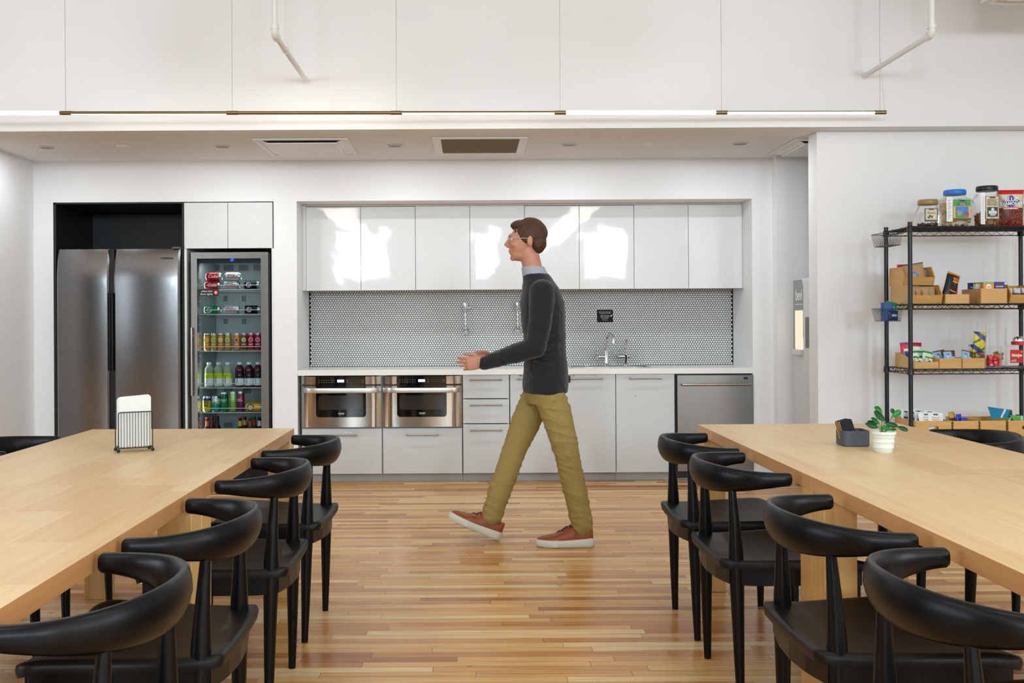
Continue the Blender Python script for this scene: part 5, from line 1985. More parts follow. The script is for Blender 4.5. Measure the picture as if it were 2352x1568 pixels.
jar_label(t, x, 6.24 - r * 0.905, 2263.5, 2294.5, 450, 503, 6.16, [pm('3a2a20'), pm('d9c9a2'), pm('20262a'), pm('cdd6d2'), pm('3a1f18')],
          [('r', 0.04, 0.02, 0.96, 0.98, 1), ('r', 0.3, 0.9, 0.72, 0.96, 4), ('t', 'PEANUT', 0.5, 0.82, 0.115, 4, 1.05), ('t', 'BUTTER', 0.5, 0.72, 0.115, 4, 1.05), ('t', 'PRETZELS', 0.5, 0.62, 0.115, 4, 0.95),
           ('r', 0.12, 0.1, 0.88, 0.52, 2), ('r', 0.2, 0.22, 0.8, 0.36, 3), ('c', 0.5, 0.42, 0.07, 3), ('r', 0.3, 0.15, 0.7, 0.2, 3), ('t', 'NET WT', 0.5, 0.055, 0.05, 4)])
jar_label(t, x, 6.24 - r * 0.9, 2252.5, 2262, 442, 515, 6.16, [M_letter, pm('5a6a9a')], [('r', 0.25, 0.06 + 0.06 * k, 0.75, 0.068 + 0.06 * k, 1) for k in range(14)], name='nutrition_label')

# bag of almonds
p0, p1 = at(2291, 520, 6.24), at(2350, 436, 6.24)
bw, bh = p1.x - p0.x, p1.z - JZ0
def almond_bag(mb):
    def mf(u, v, s):
        if v > 0.86 or v < 0.08 or u > 0.93:
            return 1
        return 0 if v > 0.5 else 2
    pouch(mb, bw, bh, 0.055, n=22, mf=mf)
    y = -0.0295
    mb.add([(-0.058, y, bh * 0.68), (-0.006, y - 0.001, bh * 0.86), (0.046, y, bh * 0.69), (-0.006, y - 0.001, bh * 0.50)], [(0, 1, 2, 3)], 3)
    mb.text('BLUE', 0.034, face_cam(-0.006, y - 0.0015, bh * 0.74), m=4, bold=0.03, depth=0.0003)
    mb.text('DIAMOND', 0.026, face_cam(-0.006, y - 0.0015, bh * 0.63), m=4, bold=0.03, depth=0.0003)
    mb.box(-0.055, 0.035, y - 0.0015, y, bh * 0.475, bh * 0.545, m=1)
    mb.text('Smokehouse', 0.0165, face_cam(-0.01, y - 0.0025, bh * 0.51), m=4, bold=0.02, depth=0.0003)
    rn = random.Random(9)
    for k in range(120):
        a, c = rn.uniform(-0.44, 0.40) * bw, rn.uniform(0.10, 0.46) * bh
        kk = max(0, 1 - abs(2 * a / bw) ** 3) * max(0, 1 - abs(2 * c / bh - 1) ** 4)
        st = len(mb.v)
        mb.ell((0, 0, 0), (0.0095, 0.003, 0.0062), 8, 5, m=5 if k % 3 else 6)
        mb.xf(Matrix.Translation((a, -0.0275 * kk ** 0.6 + 0.0006, c)) @ Matrix.Rotation(rn.uniform(0, 3), 4, 'Y'), st)
item('snack_bag', 'large red-edged bag of smoked almonds on the top shelf', 'snack packet', ((p0.x + p1.x) / 2, 6.25, JZ0), [pm('d9d2b8'), pm('cf1f22', 0.25), pm('6a2418'), pm('1b2f86'), M_letter, pm('8a4026'), pm('6e2e1a')], almond_bag, (4, 0, -6))
item('snack_bag', 'green packet edge behind the almond bag on top shelf', 'snack packet', (p1.x + 0.012, 6.34, JZ0), [pm('3f8f3f'), pm('b9a06a')],
     lambda mb: pouch(mb, 0.09, 0.15, 0.03, bands=((0.55, 1), (1, 0))))


# --- bamboo bins and crates
def crate(x0, x1, y0_, y1_, z, h, label, handle=False, group='bamboo crates on the shelving', hb=None):
    t = thing('bamboo_crate', label, 'crate', ((x0 + x1) / 2, (y0_ + y1_) / 2, z), group)
    th = 0.007
    hb = hb or h
    fm = MB()
    if handle:
        cx = (x0 + x1) / 2 + 0.003
        hz0, hz1, hw_ = z + h * 0.45, z + h * 0.68, 0.030
        hole = rrect(cx - hw_, cx + hw_, hz0, hz1, (hz1 - hz0) / 2 - 0.0005, 6)
        nh = len(hole)
        # front panel as a ring around the hole
        outer = []
        for (px_, pz_) in hole:
            dx, dz = px_ - cx, pz_ - (hz0 + hz1) / 2
            s1 = ((x1 - cx) if dx > 0 else (cx - x0)) / max(abs(dx), 1e-6)
            s2 = ((z + h - (hz0 + hz1) / 2) if dz > 0 else ((hz0 + hz1) / 2 - z)) / max(abs(dz), 1e-6)
            s_ = min(s1, s2)
            outer.append((cx + dx * s_, (hz0 + hz1) / 2 + dz * s_))
        corners = [(x1, z + h), (x0, z + h), (x0, z), (x1, z)]
        vs = [(p[0], y0_, p[1]) for p in hole] + [(p[0], y0_, p[1]) for p in outer] + [(p[0], y0_ + th, p[1]) for p in hole] + [(p[0], y0_ + th, p[1]) for p in outer]
        fs = []
        for k in range(nh):
            q = (k + 1) % nh
            fs += [(k, q, q + nh, k + nh), (k + 2 * nh, k + 3 * nh, q + 3 * nh, q + 2 * nh), (k, k + 2 * nh, q + 2 * nh, q), (k + nh, q + nh, q + 3 * nh, k + 3 * nh)]
        fm.add(vs, fs)
        # fill the four corners
        for (cxn, czn) in corners:
            near = sorted(range(nh), key=lambda k: (outer[k][0] - cxn) ** 2 + (outer[k][1] - czn) ** 2)
            ontop = [k for k in range(nh) if abs(outer[k][1] - czn) < 1e-6]
            onside = [k for k in range(nh) if abs(outer[k][0] - cxn) < 1e-6]
            if ontop and onside:
                a_ = min(ontop, key=lambda k: abs(outer[k][0] - cxn))
                c_ = min(onside, key=lambda k: abs(outer[k][1] - czn))
                tri = [outer[a_], (cxn, czn), outer[c_]]
                fm.prism(tri, 'y', y0_, y0_ + th)
    else:
        fm.box(x0, x1, y0_, y0_ + th, z, z + h)
    obj('front_panel', fm, M_bamboo, t, smooth=20)
    for xx in (x0, x1 - th):
        obj('side_panel', MB().prism([(y0_ + th, z), (y1_ - th, z), (y1_ - th, z + hb), (y0_ + th, z + h)], 'x', xx, xx + th), M_bamboo_y, t, smooth=20)
    obj('back_panel', MB().box(x0, x1, y1_ - th, y1_, z, z + hb), M_bamboo, t)
    obj('base_panel', MB().box(x0 + th, x1 - th, y0_ + th, y1_ - th, z + 0.001, z + 0.006), M_bamboo, t)
    j = MB()
    for k in range(5):
        for xx in (x0, x1 - 0.004):
            j.box(xx, xx + 0.004, y0_ - 0.0004, y0_ + 0.001, z + h * (0.1 + 0.18 * k), z + h * (0.19 + 0.18 * k))
    obj('finger_joint', j, mat('bamboo_end_grain', '8a5a2a', 0.7), t)
    return t


def bin_(x0, x1, yf, yb, z, h, lip, label):
    """open-fronted stacking bin: forward-leaning lip, sloping sides"""
    t = thing('bamboo_bin', label, 'bin', ((x0 + x1) / 2, (yf + yb) / 2, z), 'open-front bamboo bins on the shelving')
    th = 0.008
    prof = [(yf + 0.022, z), (yf, z + lip), (yf + 0.045, z + h), (yb, z + h), (yb, z)]
    for xx in (x0, x1 - th):
        obj('side_panel', MB().prism(prof, 'x', xx, xx + th), M_bamboo_y, t, smooth=20)
    obj('front_lip', MB().prism([(yf + 0.024, z + 0.001), (yf + 0.002, z + lip - 0.001), (yf + 0.011, z + lip - 0.001), (yf + 0.032, z + 0.001)], 'x', x0 + th, x1 - th), M_bamboo, t, smooth=20)
    obj('base_panel', MB().box(x0 + th, x1 - th, yf + 0.03, yb - th, z + 0.001, z + 0.008), M_bamboo, t)
    obj('back_panel', MB().box(x0 + th, x1 - th, yb - th, yb, z + 0.001, z + h - 0.001), M_bamboo, t)
    return t


z2 = SHZ[1] + 0.0005
bin_(2.607, 2.800, 6.115, 6.40, z2, 0.112, 0.052, 'lower bamboo bin of the stacked pair, full of brown packets')
bin_(2.607, 2.795, 6.205, 6.42, z2 + 0.1125, 0.112, 0.050, 'upper bamboo bin of the stacked pair, holding blue-stamped kraft bags')
M_kraft = mat('kraft_paper', 'b58f66', 0.75, bump=0.6, bscale=25)


def kraft(name, lb, loc, w, h, tt, deco, rot, cols):
    def bld(mb):
        pouch(mb, w, h, tt, mf=lambda u, v, s: 0)
        mb.box(-w / 2, w / 2, -0.0016, 0.0016, h * 0.95, h + 0.004, m=3)
        deco(mb, w, h, tt)
    return item(name, lb, 'snack packet', loc, [M_kraft] + cols, bld, rot, 'brown kraft packets')


def oval(mb, w, h, tt):
    mb.lathe((-0.005, -tt / 2 - 0.001, h * 0.42), [(0.024, 0), (0.024, -0.0006)], 22, axis='y', m=1)
    mb.lathe((-0.005, -tt / 2 - 0.0022, h * 0.42), [(0.013, 0), (0.013, -0.0006)], 22, axis='y', m=2)
    mb.box(0.026, 0.044, -tt / 2 + 0.003, -tt / 2 + 0.004, h * 0.62, h * 0.82, m=1)


cb = [pm('2f7fc4'), pm('b58f66'), pm('2a2420')]
zu = z2 + 0.1125 + 0.009
kraft('snack_bag', 'brown kraft bag with blue oval stamp, front of upper bin', (2.705, 6.262, zu), 0.135, 0.122, 0.030, oval, (-8, -9, 0), cb)
kraft('snack_bag', 'brown kraft bag tucked behind right in the upper bin', (2.735, 6.31, zu), 0.10, 0.098, 0.028, oval, (-4, 10, -8), cb)
item('snack_bag', 'red packet at the left of the upper bin', 'snack packet', (2.650, 6.315, zu), [pm('c8202a', 0.3), M_letter], lambda mb: pouch(mb, 0.066, 0.122, 0.026, bands=((0.55, 1), (1, 0))), (-3, -2, 0))


def stripe(k):
    def f(mb, w, h, tt):
        for dx in ((-0.3, 0.3) if k else (-0.4, 0.35)):
            mb.box(dx * w - 0.004, dx * w + 0.004, -tt / 2 * 0.86 - 0.0016, -tt / 2 * 0.6, h * 0.18, h * 0.72, m=1)
    return f


for k, (x, c, lb) in enumerate(((2.642, '7a3a3a', 'brown packet with dull red seams, left in lower bin'), (2.682, '7a3a3a', 'brown packet with dull red seams, middle of lower bin'),
                                (2.722, '3f8a3a', 'brown packet with green stripe in the lower bin'), (2.762, '3f8a3a', 'brown packet with green stripe at right of lower bin'))):
    kraft('snack_bag', lb, (x, 6.165 + 0.012 * (k % 2), z2 + 0.009), 0.052, 0.092, 0.026, stripe(k), (-14, 0, -4), [pm(c), pm(c), M_kraft])
# crate with coffee bag
crate(2.817, 2.962, 6.125, 6.36, z2, 0.055, 'low bamboo crate holding a tall black pouch')
def coffee(mb):
    pouch(mb, 0.085, 0.185, 0.040, mf=lambda u, v, s: 1 if (0.42 < u < 0.85 and 0.66 < v < 0.86) or (0.3 < u < 0.9 and 0.36 < v < 0.41) or v > 0.93 else 0)
    mb.box(-0.043, 0.043, -0.002, 0.002, 0.180, 0.186, m=1)
    mb.text('DARK\nROAST', 0.012, face_cam(0.012, -0.0215, 0.146), m=2, depth=0.0004)
item('snack_bag', 'tall leaning black pouch with orange label on second shelf', 'snack packet', (2.848, 6.175, z2 + 0.008), [pm('1b1a1b', 0.25), pm('ea8f2a'), M_letter_dark], coffee, (-6, 20, 8))
item('snack_bag', 'white and red pouch standing behind the black pouch', 'snack packet', (2.90, 6.235, z2 + 0.008), [pm('e3c8b4', 0.3), pm('c8262a')], lambda mb: pouch(mb, 0.075, 0.165, 0.035, mf=lambda u, v, s: 1 if u > 0.78 else 0), (-4, 6, -6))
# crate with cereal boxes
crate(3.028, 3.186, 6.125, 6.36, z2, 0.088, 'taller bamboo crate holding small cereal boxes')
for k, (x, y, w, c, c2, tx, lb) in enumerate(((3.062, 6.29, 0.048, '232a7a', 'f2f2f2', 'FROSTED', 'navy cereal box at the left of the crate'),
                                              (3.087, 6.160, 0.062, 'ef8a24', '6fb83f', 'CRISPS', 'orange and green cereal box, middle of crate'),
                                              (3.149, 6.158, 0.058, '2a2f7e', 'f2f2f2', 'FROSTED', 'navy cereal box at the right of the crate'),
                                              (3.060, 6.235, 0.030, 'e8ddd0', '4a9f4a', '', 'white cereal box with green top behind'),
                                              (3.096, 6.225, 0.026, 'ead8d4', 'd0483a', '', 'white cereal box with red top behind'))):
    hgt = 0.121
    def bld(mb):
        mb.box(-w / 2, w / 2, -0.016, 0.016, 0, hgt, m=0)
        mb.box(-w / 2 - 0.0002, w / 2 + 0.0002, -0.0163, 0.0163, hgt * 0.93, hgt + 0.0003, m=1 if tx != 'FROSTED' else 0)
        if tx:
            if tx == 'CRISPS':
                mb.lathe((0, -0.0165, hgt * 0.76), [(0.016, 0), (0.016, -0.0004)], 18, axis='y', m=2)
                mb.text(tx, 0.009, face_cam(0, -0.0175, hgt * 0.76), m=3, bold=0.02, depth=0.0002)
            else:
                mb.text("Kellogg's", 0.008, face_cam(0, -0.0168, hgt * 0.87), m=3, bold=0.02, depth=0.0002)
                mb.text(tx, 0.0105, face_cam(0, -0.0168, hgt * 0.77), m=2, bold=0.03, depth=0.0002, shear=0.2)
    item('cereal_box', lb, 'box', (x, y, z2 + 0.0065), [pm(c), pm(c2), M_letter, pm('c8262a')], bld, (0, 0, -3 if k == 1 else 0), 'small cereal boxes', smooth=20)
bin_(3.205, 3.395, 6.12, 6.40, z2, 0.112, 0.052, 'bamboo bin at the right end of second shelf with purple-white packs')
for k in range(3):
    item('snack_bag', ('white and purple pack in right-end bin, its left pack', 'white and purple pack in right-end bin, middle pack', 'white and purple pack in right-end bin, right pack')[k], 'snack packet',
         (3.238 + k * 0.05, 6.20, z2 + 0.009), [pm('d8d4d6'), pm('5a4668')], lambda mb: pouch(mb, 0.045, 0.085, 0.025, mf=lambda u, v, s: 1 if 0.35 < v < 0.62 else 0), (-8, 0, 0), 'white and purple packs')

# --- third shelf
z3 = SHZ[2] + 0.0005
t = thing('bamboo_bin', 'sloping bamboo bin holding nut packets at left of third shelf', 'bin', (2.70, 6.22, z3), 'open-front bamboo bins on the shelving')
x0, x1, yf, yb = 2.632, 2.775, 6.12, 6.40
prof = [(yf, z3), (yf, z3 + 0.040), (yb - 0.06, z3 + 0.088), (yb, z3 + 0.088), (yb, z3)]
for xx in (x0, x1 - 0.007):
    obj('side_panel', MB().prism(prof, 'x', xx, xx + 0.007), M_bamboo_y, t, smooth=20)
obj('front_lip', MB().box(x0 + 0.007, x1 - 0.007, yf, yf + 0.008, z3, z3 + 0.040), M_bamboo, t)
obj('back_panel', MB().box(x0 + 0.007, x1 - 0.007, yb - 0.008, yb, z3, z3 + 0.088), M_bamboo, t)
obj('base_panel', MB().box(x0 + 0.007, x1 - 0.007, yf + 0.008, yb - 0.008, z3 + 0.001, z3 + 0.007), M_bamboo, t)


def nut_pack(mb, w=0.046, h=0.066):
    pouch(mb, w, h, 0.016, mf=lambda u, v, s: 1 if v > 0.82 else 2 if v < 0.12 else 0)
    mb.add([(-w * 0.42, -0.0088, h * 0.42), (0, -0.0095, h * 0.62), (w * 0.42, -0.0088, h * 0.42), (0, -0.0095, h * 0.2)], [(0, 1, 2, 3)], 3)
    mb.ell((-w * 0.2, -0.0078, h * 0.72), (0.006, 0.0015, 0.004), 8, 5, m=4)


nm = [pm('e6ddb4'), pm('2f9a3c'), pm('b8283a'), pm('1f4aa0'), pm('a05a30')]
item('snack_bag', 'small nut packet with blue diamond, front left in third-shelf bin', 'snack packet', (2.672, 6.150, z3 + 0.008), nm, nut_pack, (-22, 8, 0), 'small nut packets')
item('snack_bag', 'small nut packet with blue diamond, front right in third-shelf bin', 'snack packet', (2.728, 6.150, z3 + 0.008), nm, nut_pack, (-22, 14, 0), 'small nut packets')
item('snack_bag', 'red and blue fruit pouch at far left in third-shelf bin', 'snack packet', (2.682, 6.33, z3 + 0.008), [pm('cf2a4a', 0.3), pm('2a94c8', 0.3), M_letter],
     lambda mb: pouch(mb, 0.07, 0.145, 0.022, mf=lambda u, v, s: 1 if v < 0.55 or v > 0.96 else (2 if 0.62 < v < 0.72 and 0.2 < u < 0.8 else 0)), (-6, -4, 0))
item('snack_bag', 'crimson-topped white pouch behind the green packets', 'snack packet', (2.735, 6.35, z3 + 0.008), [pm('dfe0da', 0.3), pm('a8203c')], lambda mb: pouch(mb, 0.078, 0.142, 0.022, bands=((0.8, 0), (1, 1))), (-4, 2, 0))
for k, (x, y, a) in enumerate(((2.70, 6.25, -5), (2.735, 6.27, 6), (2.745, 6.22, 14))):
    item('snack_bag', ('white and green pouch in third-shelf bin, left of its three', 'white and green pouch in third-shelf bin, middle of its three', 'white and green pouch in third-shelf bin, tilted right of its three')[k],
         'snack packet', (x, y, z3 + 0.008), [pm('e2e8dc', 0.3), pm('2f9a44'), pm('3a3f44')], lambda mb: pouch(mb, 0.062, 0.100, 0.018, mf=lambda u, v, s: 1 if 0.80 < v < 0.95 else (2 if 0.5 < v < 0.6 and 0.3 < u < 0.7 else 0)), (-18, a, 0), 'white and green pouches')
crate(2.777, 2.912, 6.12, 6.34, z3, 0.060, 'empty-looking low bamboo crate in the middle of third shelf')
crate(2.914, 3.050, 6.12, 6.34, z3, 0.060, 'low bamboo crate with blue wrapped bars on third shelf')
for k, (x, y, a, lb) in enumerate(((2.846, 6.225, -10, 'light blue wrapped bar at the left of the crate'), (2.868, 6.165, -2, 'light blue wrapped bar in the middle'), (2.960, 6.17, 12, 'light blue wrapped bar at the right, leaning'))):
    def bld(mb):
        pouch(mb, 0.072, 0.100, 0.020, mf=lambda u, v, s: 1 if v > 0.9 or (u > 0.62 and v > 0.6) else 0)
        mb.box(-0.018, -0.006, -0.0100, -0.0086, 0.040, 0.080, m=2)
        mb.text('CLIF', 0.0125, Matrix.Translation((-0.012, -0.0104, 0.060)) @ Matrix.Rotation(pi / 2, 4, 'X') @ Matrix.Rotation(pi / 2, 4, 'Z'), m=3, bold=0.03, depth=0.0003)
    item('snack_bar', lb, 'snack bar', (x, y, z3 + 0.007), [pm('7fb4dc', 0.3), pm('5a3524'), pm('b02a2a'), M_letter], bld, (-12, a, 0), 'light blue wrapped bars')


# glass vases
def vase(x, D, r, h, label, sq=0):
    t = thing('glass_vase', label, 'vase', (x, D, z3), 'clear glass vases on the third shelf')
    prof = [(r * 0.96, 0.0), (r, 0.003), (r, h), (r - 0.003, h), (r - 0.003, 0.008), (0, 0.008)]
    obj('glass_wall', MB().lathe((x, D, z3), prof, 36, sq=sq), M_clear_v, t, smooth=50)
    return t


M_clear_v = glass('vase_glass', 'fefefe', alpha=0.16, cap=0.4)
tx = X(2245, 6.31, 800)
vase(tx, 6.31, 0.052, 0.282, 'tall glass vase holding yellow candy bags, behind the blue bars')
for k, (dx, dy, dz, w, h, a, c1, c2, c3) in enumerate(((0.002, -0.012, 0.080, 0.080, 0.135, 4, 'e3cf2a', '2a3f9a', '3a7a3a'), (0.0, 0.012, 0.02, 0.078, 0.12, -6, 'd9c62a', '24489a', '5a3a22'), (0.004, -0.024, 0.012, 0.07, 0.075, 0, '7fb83a', 'c8305a', '2a4fa0'))):
    item('candy_bag', ('yellow candy bag standing highest in the tall vase', 'yellow and blue candy bag deeper in the tall vase', 'green and pink candy bag low in the tall vase')[k], 'snack packet',
         (tx + dx, 6.31 + dy, z3 + dz), [pm(c1, 0.25), pm(c2, 0.25), pm(c3, 0.25)], lambda mb: pouch(mb, w, h, 0.02, mf=lambda u, v, s: 1 if 0.2 < (v + 0.4 * u) % 0.7 < 0.42 else (2 if (v * 1.7 - u * 0.6) % 0.9 > 0.72 else 0)), (0, a, 8 * k), 'candy bags in the tall vase')
tx = X(2291.5, 6.30, 800)
vase(tx, 6.30, 0.050, 0.238, 'tall glass vase with a few dark wrapped candies')


def wrapped(mb, c=1.0):
    s = 0.010 * c
    mb.box(-s, s, -s * 0.8, s * 0.8, -s * 0.6, s * 0.6, m=0)
    for q in (-1, 1):
        mb.tube([(q * s, 0, 0), (q * s * 1.6, 0, 0)], [s * 0.25, s * 0.8], 8, m=1)


rn = random.Random(12)
for k in range(12):
    a, q = rn.uniform(0, 6.28), rn.uniform(0.0, 0.032)
    item('wrapped_candy', 'dark and yellow twist-wrapped candy in the second glass vase', 'candy', (tx + q * cos(a), 6.30 + q * sin(a), z3 + 0.018 + 0.0062 * k), [pm(('2a2a2c', '8a8a3a', '3a3a3a')[k % 3], 0.25), pm('c9b84a', 0.25)], wrapped,
         (rn.uniform(-40, 40), rn.uniform(-40, 40), rn.uniform(0, 180)), 'dark wrapped candies in the vase', smooth=20)
tx = X(2281.5, 6.19, 820)
vase(tx, 6.19, 0.048, 0.130, 'low glass jar full of red and orange candy cubes at shelf front')
rn = random.Random(5)
cols = ['e8452a', 'f0602a', 'e8305a', 'f0902a', 'd9202a', 'ef7a9a']
for lay in range(4):
    for (ax_, ay_) in ((-0.026, -0.024), (-0.004, -0.032), (0.021, -0.024), (-0.031, 0.0), (-0.009, -0.006), (0.014, 0.002), (0.032, -0.002), (-0.018, 0.022), (0.008, 0.026)):
        o = item('candy_cube', 'small square wrapped candy in the low glass jar', 'candy', (tx + ax_ + rn.uniform(-0.002, 0.002), 6.19 + ay_, z3 + 0.018 + lay * 0.0165), [pm(cols[rn.randrange(6)], 0.3)],
                 lambda mb: mb.box(-0.009, 0.009, -0.009, 0.009, -0.007, 0.007), (rn.uniform(-25, 25), rn.uniform(-25, 25), rn.uniform(0, 90)), 'candy cubes in the low jar', smooth=20)

# candy jar with red lid
sx_, sy_ = X(2341, 6.24, 820), 6.24
t = thing('candy_jar', 'clear square candy jar with red lid and red label at right edge', 'jar', (sx_, sy_, z3))
r = 0.062
obj('glass_body', MB().lathe((sx_, sy_, z3), [(r * 0.9, 0), (r, 0.006), (r, 0.115), (r * 0.9, 0.128), (0.045, 0.136)], 40, sq=3.0), M_clear_v, t, smooth=50)
obj('lid', MB().lathe((sx_ + 0.004, sy_, z3), [(0.045, 0.136), (0.048, 0.138), (0.048, 0.154), (0.044, 0.157), (0, 0.157)], 36), pm('cf1c22', 0.3), t)
jar_label(t, sx_, sy_ - r - 0.0012, 2319.5, 2348.5, 803, 833, 6.18, [pm('c8161c', 0.3), M_letter, pm('e8c22a'), pm('3f9a3a'), pm('3a1a6a')],
          [('t', 'Skittles', 0.52, 0.58, 0.30, 1, 0.92, 0.03), ('c', 0.2, 0.30, 0.05, 3), ('c', 0.35, 0.26, 0.05, 2), ('c', 0.5, 0.3, 0.05, 3), ('c', 0.65, 0.42, 0.05, 2), ('c', 0.9, 0.85, 0.05, 2), ('t', 'GRAND', 0.26, 0.14, 0.12, 1, 1.0, 0.03)])
b = MB()
nn = 24
bz = z3 + 0.1575
def bf(u, v):
    a = 2 * pi * u
    fl = 1 + 0.05 * cos(12 * a)
    rr = (0.012 + 0.022 * (1 - v) ** 0.6 + 0.004) * fl if v < 1 else 0.001
    return (sx_ - 0.002 + (0.034 - 0.018 * v ** 2) * fl * cos(a) * (1 if v < 1 else 0), sy_ + (0.034 - 0.018 * v ** 2) * fl * sin(a) * (1 if v < 1 else 0), bz + 0.030 * v ** 0.7 + (0.0 if v < 1 else 0.0))
b.grid(bf, 72, 10, cu=True)
o = obj('metal_bowl', b, M_chrome, origin=(sx_, sy_, bz), smooth=50)
tag(o, 'small fluted metal bowl upturned on the red jar lid', 'bowl')

# --- fourth shelf
z4 = SHZ[3] + 0.0005
hh = 0.094
crate(2.628, 2.848, 6.115, 6.40, z4, hh, 'wide bamboo crate with oval grip hole, full of white pouches', handle=True)
crate(2.856, 3.008, 6.115, 6.40, z4, hh, 'bamboo crate on lowest visible shelf with gold and blue bars')
crate(3.016, 3.170, 6.115, 6.40, z4, hh, 'nearly empty bamboo crate on lowest visible shelf')
crate(3.182, 3.400, 6.115, 6.40, z4, hh, 'bamboo crate at the right edge heaped with green packets', handle=True)


def fruit_pack(big):
    def f(mb):
        w, h = (0.096, 0.122) if big else (0.064, 0.112)
        pouch(mb, w, h, 0.014, mf=lambda u, v, s: 0)
        mb.box(-0.014, 0.014, -0.0085, -0.0062, h * 0.86, h * 0.93, m=1)
        if big:
            mb.text('CRUNCH DRIED', 0.0068, face_cam(0, -0.0092, h * 0.75), m=1, depth=0.0003)
            mb.text('TROPICAL\nBERRY', 0.0105, face_cam(0, -0.0094, h * 0.60), m=2, bold=0.02, depth=0.0003)
            mb.text('LIGHT & CRUNCHY BITES', 0.0042, face_cam(0, -0.0092, h * 0.44), m=1, depth=0.0003)
            mb.ell((0.012, -0.007, h * 0.24), (0.012, 0.002, 0.007), 12, 6, m=3)
            mb.ell((-0.008, -0.007, h * 0.22), (0.008, 0.002, 0.005), 12, 6, m=2)
        else:
            mb.box(-0.018, 0.018, -0.0086, -0.0075, h * 0.52, h * 0.62, m=4)
    return f


fm_ = [pm('eceeee'), pm('1f4f3f'), pm('e89a2a'), pm('c8282f'), pm('8a3a5a')]
FP = [((2.668, 6.34), 0, (-10, 8, 10), 'white pouch in wide crate, leftmost at the back'), ((2.683, 6.27), 0, (-12, 8, 12), 'white pouch in wide crate, left side, second'),
      ((2.70, 6.21), 0, (-14, 6, 8), 'white pouch in wide crate, behind the shelf post'), ((2.755, 6.36), 0, (-4, -2, 0), 'white pouch in wide crate, rear centre and highest'),
      ((2.725, 6.155), 1, (-10, -2, 0), 'white fruit pouch in wide crate, front left with orange words'), ((2.768, 6.145), 1, (-12, 3, 0), 'white fruit pouch in wide crate, front centre with red berry'),
      ((2.798, 6.30), 0, (-6, 3, 0), 'white pouch in wide crate, rear right'), ((2.812, 6.175), 1, (-30, 4, 0), 'white fruit pouch in wide crate, low at the right')]
for ((x, y), big, rot, lb) in FP:
    item('fruit_pouch', lb, 'snack packet', (x, y, z4 + (0.030 if rot[0] > -25 else 0.010) - (0.010 if big and rot[0] > -25 else 0)), fm_, fruit_pack(big), rot, 'white fruit pouches in the wide crate')
for k, (x, y, c1, c2, h, lb) in enumerate(((2.898, 6.19, 'b8923a', '2a2226', 0.135, 'gold-topped dark bar, left in its crate'), (2.912, 6.22, 'a88232', '2a2226', 0.125, 'gold-topped dark bar, just behind the first'),
                                           (2.935, 6.20, '1f35c0', '22243a', 0.118, 'blue-topped dark bar, taller one'), (2.952, 6.175, '2038c8', '22243a', 0.100, 'blue-topped dark bar, shorter one'))):
    item('snack_bar', lb, 'snack bar', (x, y, z4 + 0.0075), [pm(c2, 0.3), pm(c1, 0.3)], lambda mb: pouch(mb, 0.036, h, 0.014, bands=((0.72, 0), (1, 1))), (-6, -6 + 3 * k, 8), 'upright bars in crate')
item('snack_bag', 'flat dark green packet lying low in the nearly empty crate', 'snack packet', (3.07, 6.20, z4 + 0.068), [pm('1f6a4a', 0.3)], lambda mb: pouch(mb, 0.05, 0.06, 0.014), (-80, 0, 20))
item('snack_bag', 'crumpled tan packet lying at the bottom of the nearly empty crate', 'snack packet', (3.10, 6.22, z4 + 0.02), [pm('b08a4a', 0.3)], lambda mb: pouch(mb, 0.08, 0.1, 0.025), (-80, 0, 20))
for k, (x, y, z_, w, h, c1, c2, rot, lb) in enumerate((
        (3.215, 6.27, 0.072, 0.16, 0.095, '1d86b0', '14304a', (-35, 8, 6), 'teal and black packet, topmost in the right crate'),
        (3.225, 6.20, 0.062, 0.13, 0.07, '2f8f3a', '1a2f1c', (-60, -4, -6), 'green packet at the left of the right crate'),
        (3.285, 6.17, 0.060, 0.11, 0.08, '55b04a', '2a6a2a', (-50, 6, 10), 'bright green packet at the front of the right crate'),
        (3.330, 6.21, 0.060, 0.12, 0.08, '23302a', '3a8a3a', (-55, 10, -12), 'dark packet at the right of the right crate'))):
    item('snack_bag', lb, 'snack packet', (x + 0.02, y, z4 + z_), [pm(c1, 0.25), pm(c2, 0.25), M_letter], lambda mb: pouch(mb, w, h, 0.022, mf=lambda u, v, s: 1 if u > 0.6 + 0.3 * v else (2 if abs(u - 0.3 - 0.4 * v) < 0.04 else 0)), rot, 'packets heaped in the right crate')

# ------------------------------------------------------------------ walking person
def loft(mb, rings, n=20, m=None):
    """rings: (centre, rx, ry[, tilt_vec_x, tilt_vec_y]) stacked along the limb, closed at both ends"""
    vs, fs = [], []
    N = len(rings)
    for i, rg in enumerate(rings):
        c = Vector(rg[0])
        if len(rg) > 3:
            ax, ay = Vector(rg[3]).normalized(), Vector(rg[4]).normalized()
        else:
            ax, ay = Vector((1, 0, 0)), Vector((0, 1, 0))
        for k in range(n):
            a = 2 * pi * k / n
            vs.append(c + ax * rg[1] * cos(a) + ay * rg[2] * sin(a))
    for i in range(N - 1):
        fs += [(i * n + k, i * n + (k + 1) % n, (i + 1) * n + (k + 1) % n, (i + 1) * n + k) for k in range(n)]
    fs.append(tuple(reversed(range(n))))
    fs.append(tuple(range((N - 1) * n, N * n)))
    mb.add(vs, fs, m)


def fold(c, amp, sc, tilt):
    """cloth creases: ridged noise running across the limb"""
    q = Vector((c.x * sc[0], c.y * sc[1], (c.z + tilt * c.x) * sc[2]))
    a = 1 - abs(noise.noise(q)) * 2.4
    k = noise.noise(Vector((c.x * 3, c.y * 3, c.z * 4 + 7))) * 0.5 + 0.6
    return amp * (a ** 3 if a > 0 else 0) * k + amp * 0.5 * noise.noise(q * 0.45)


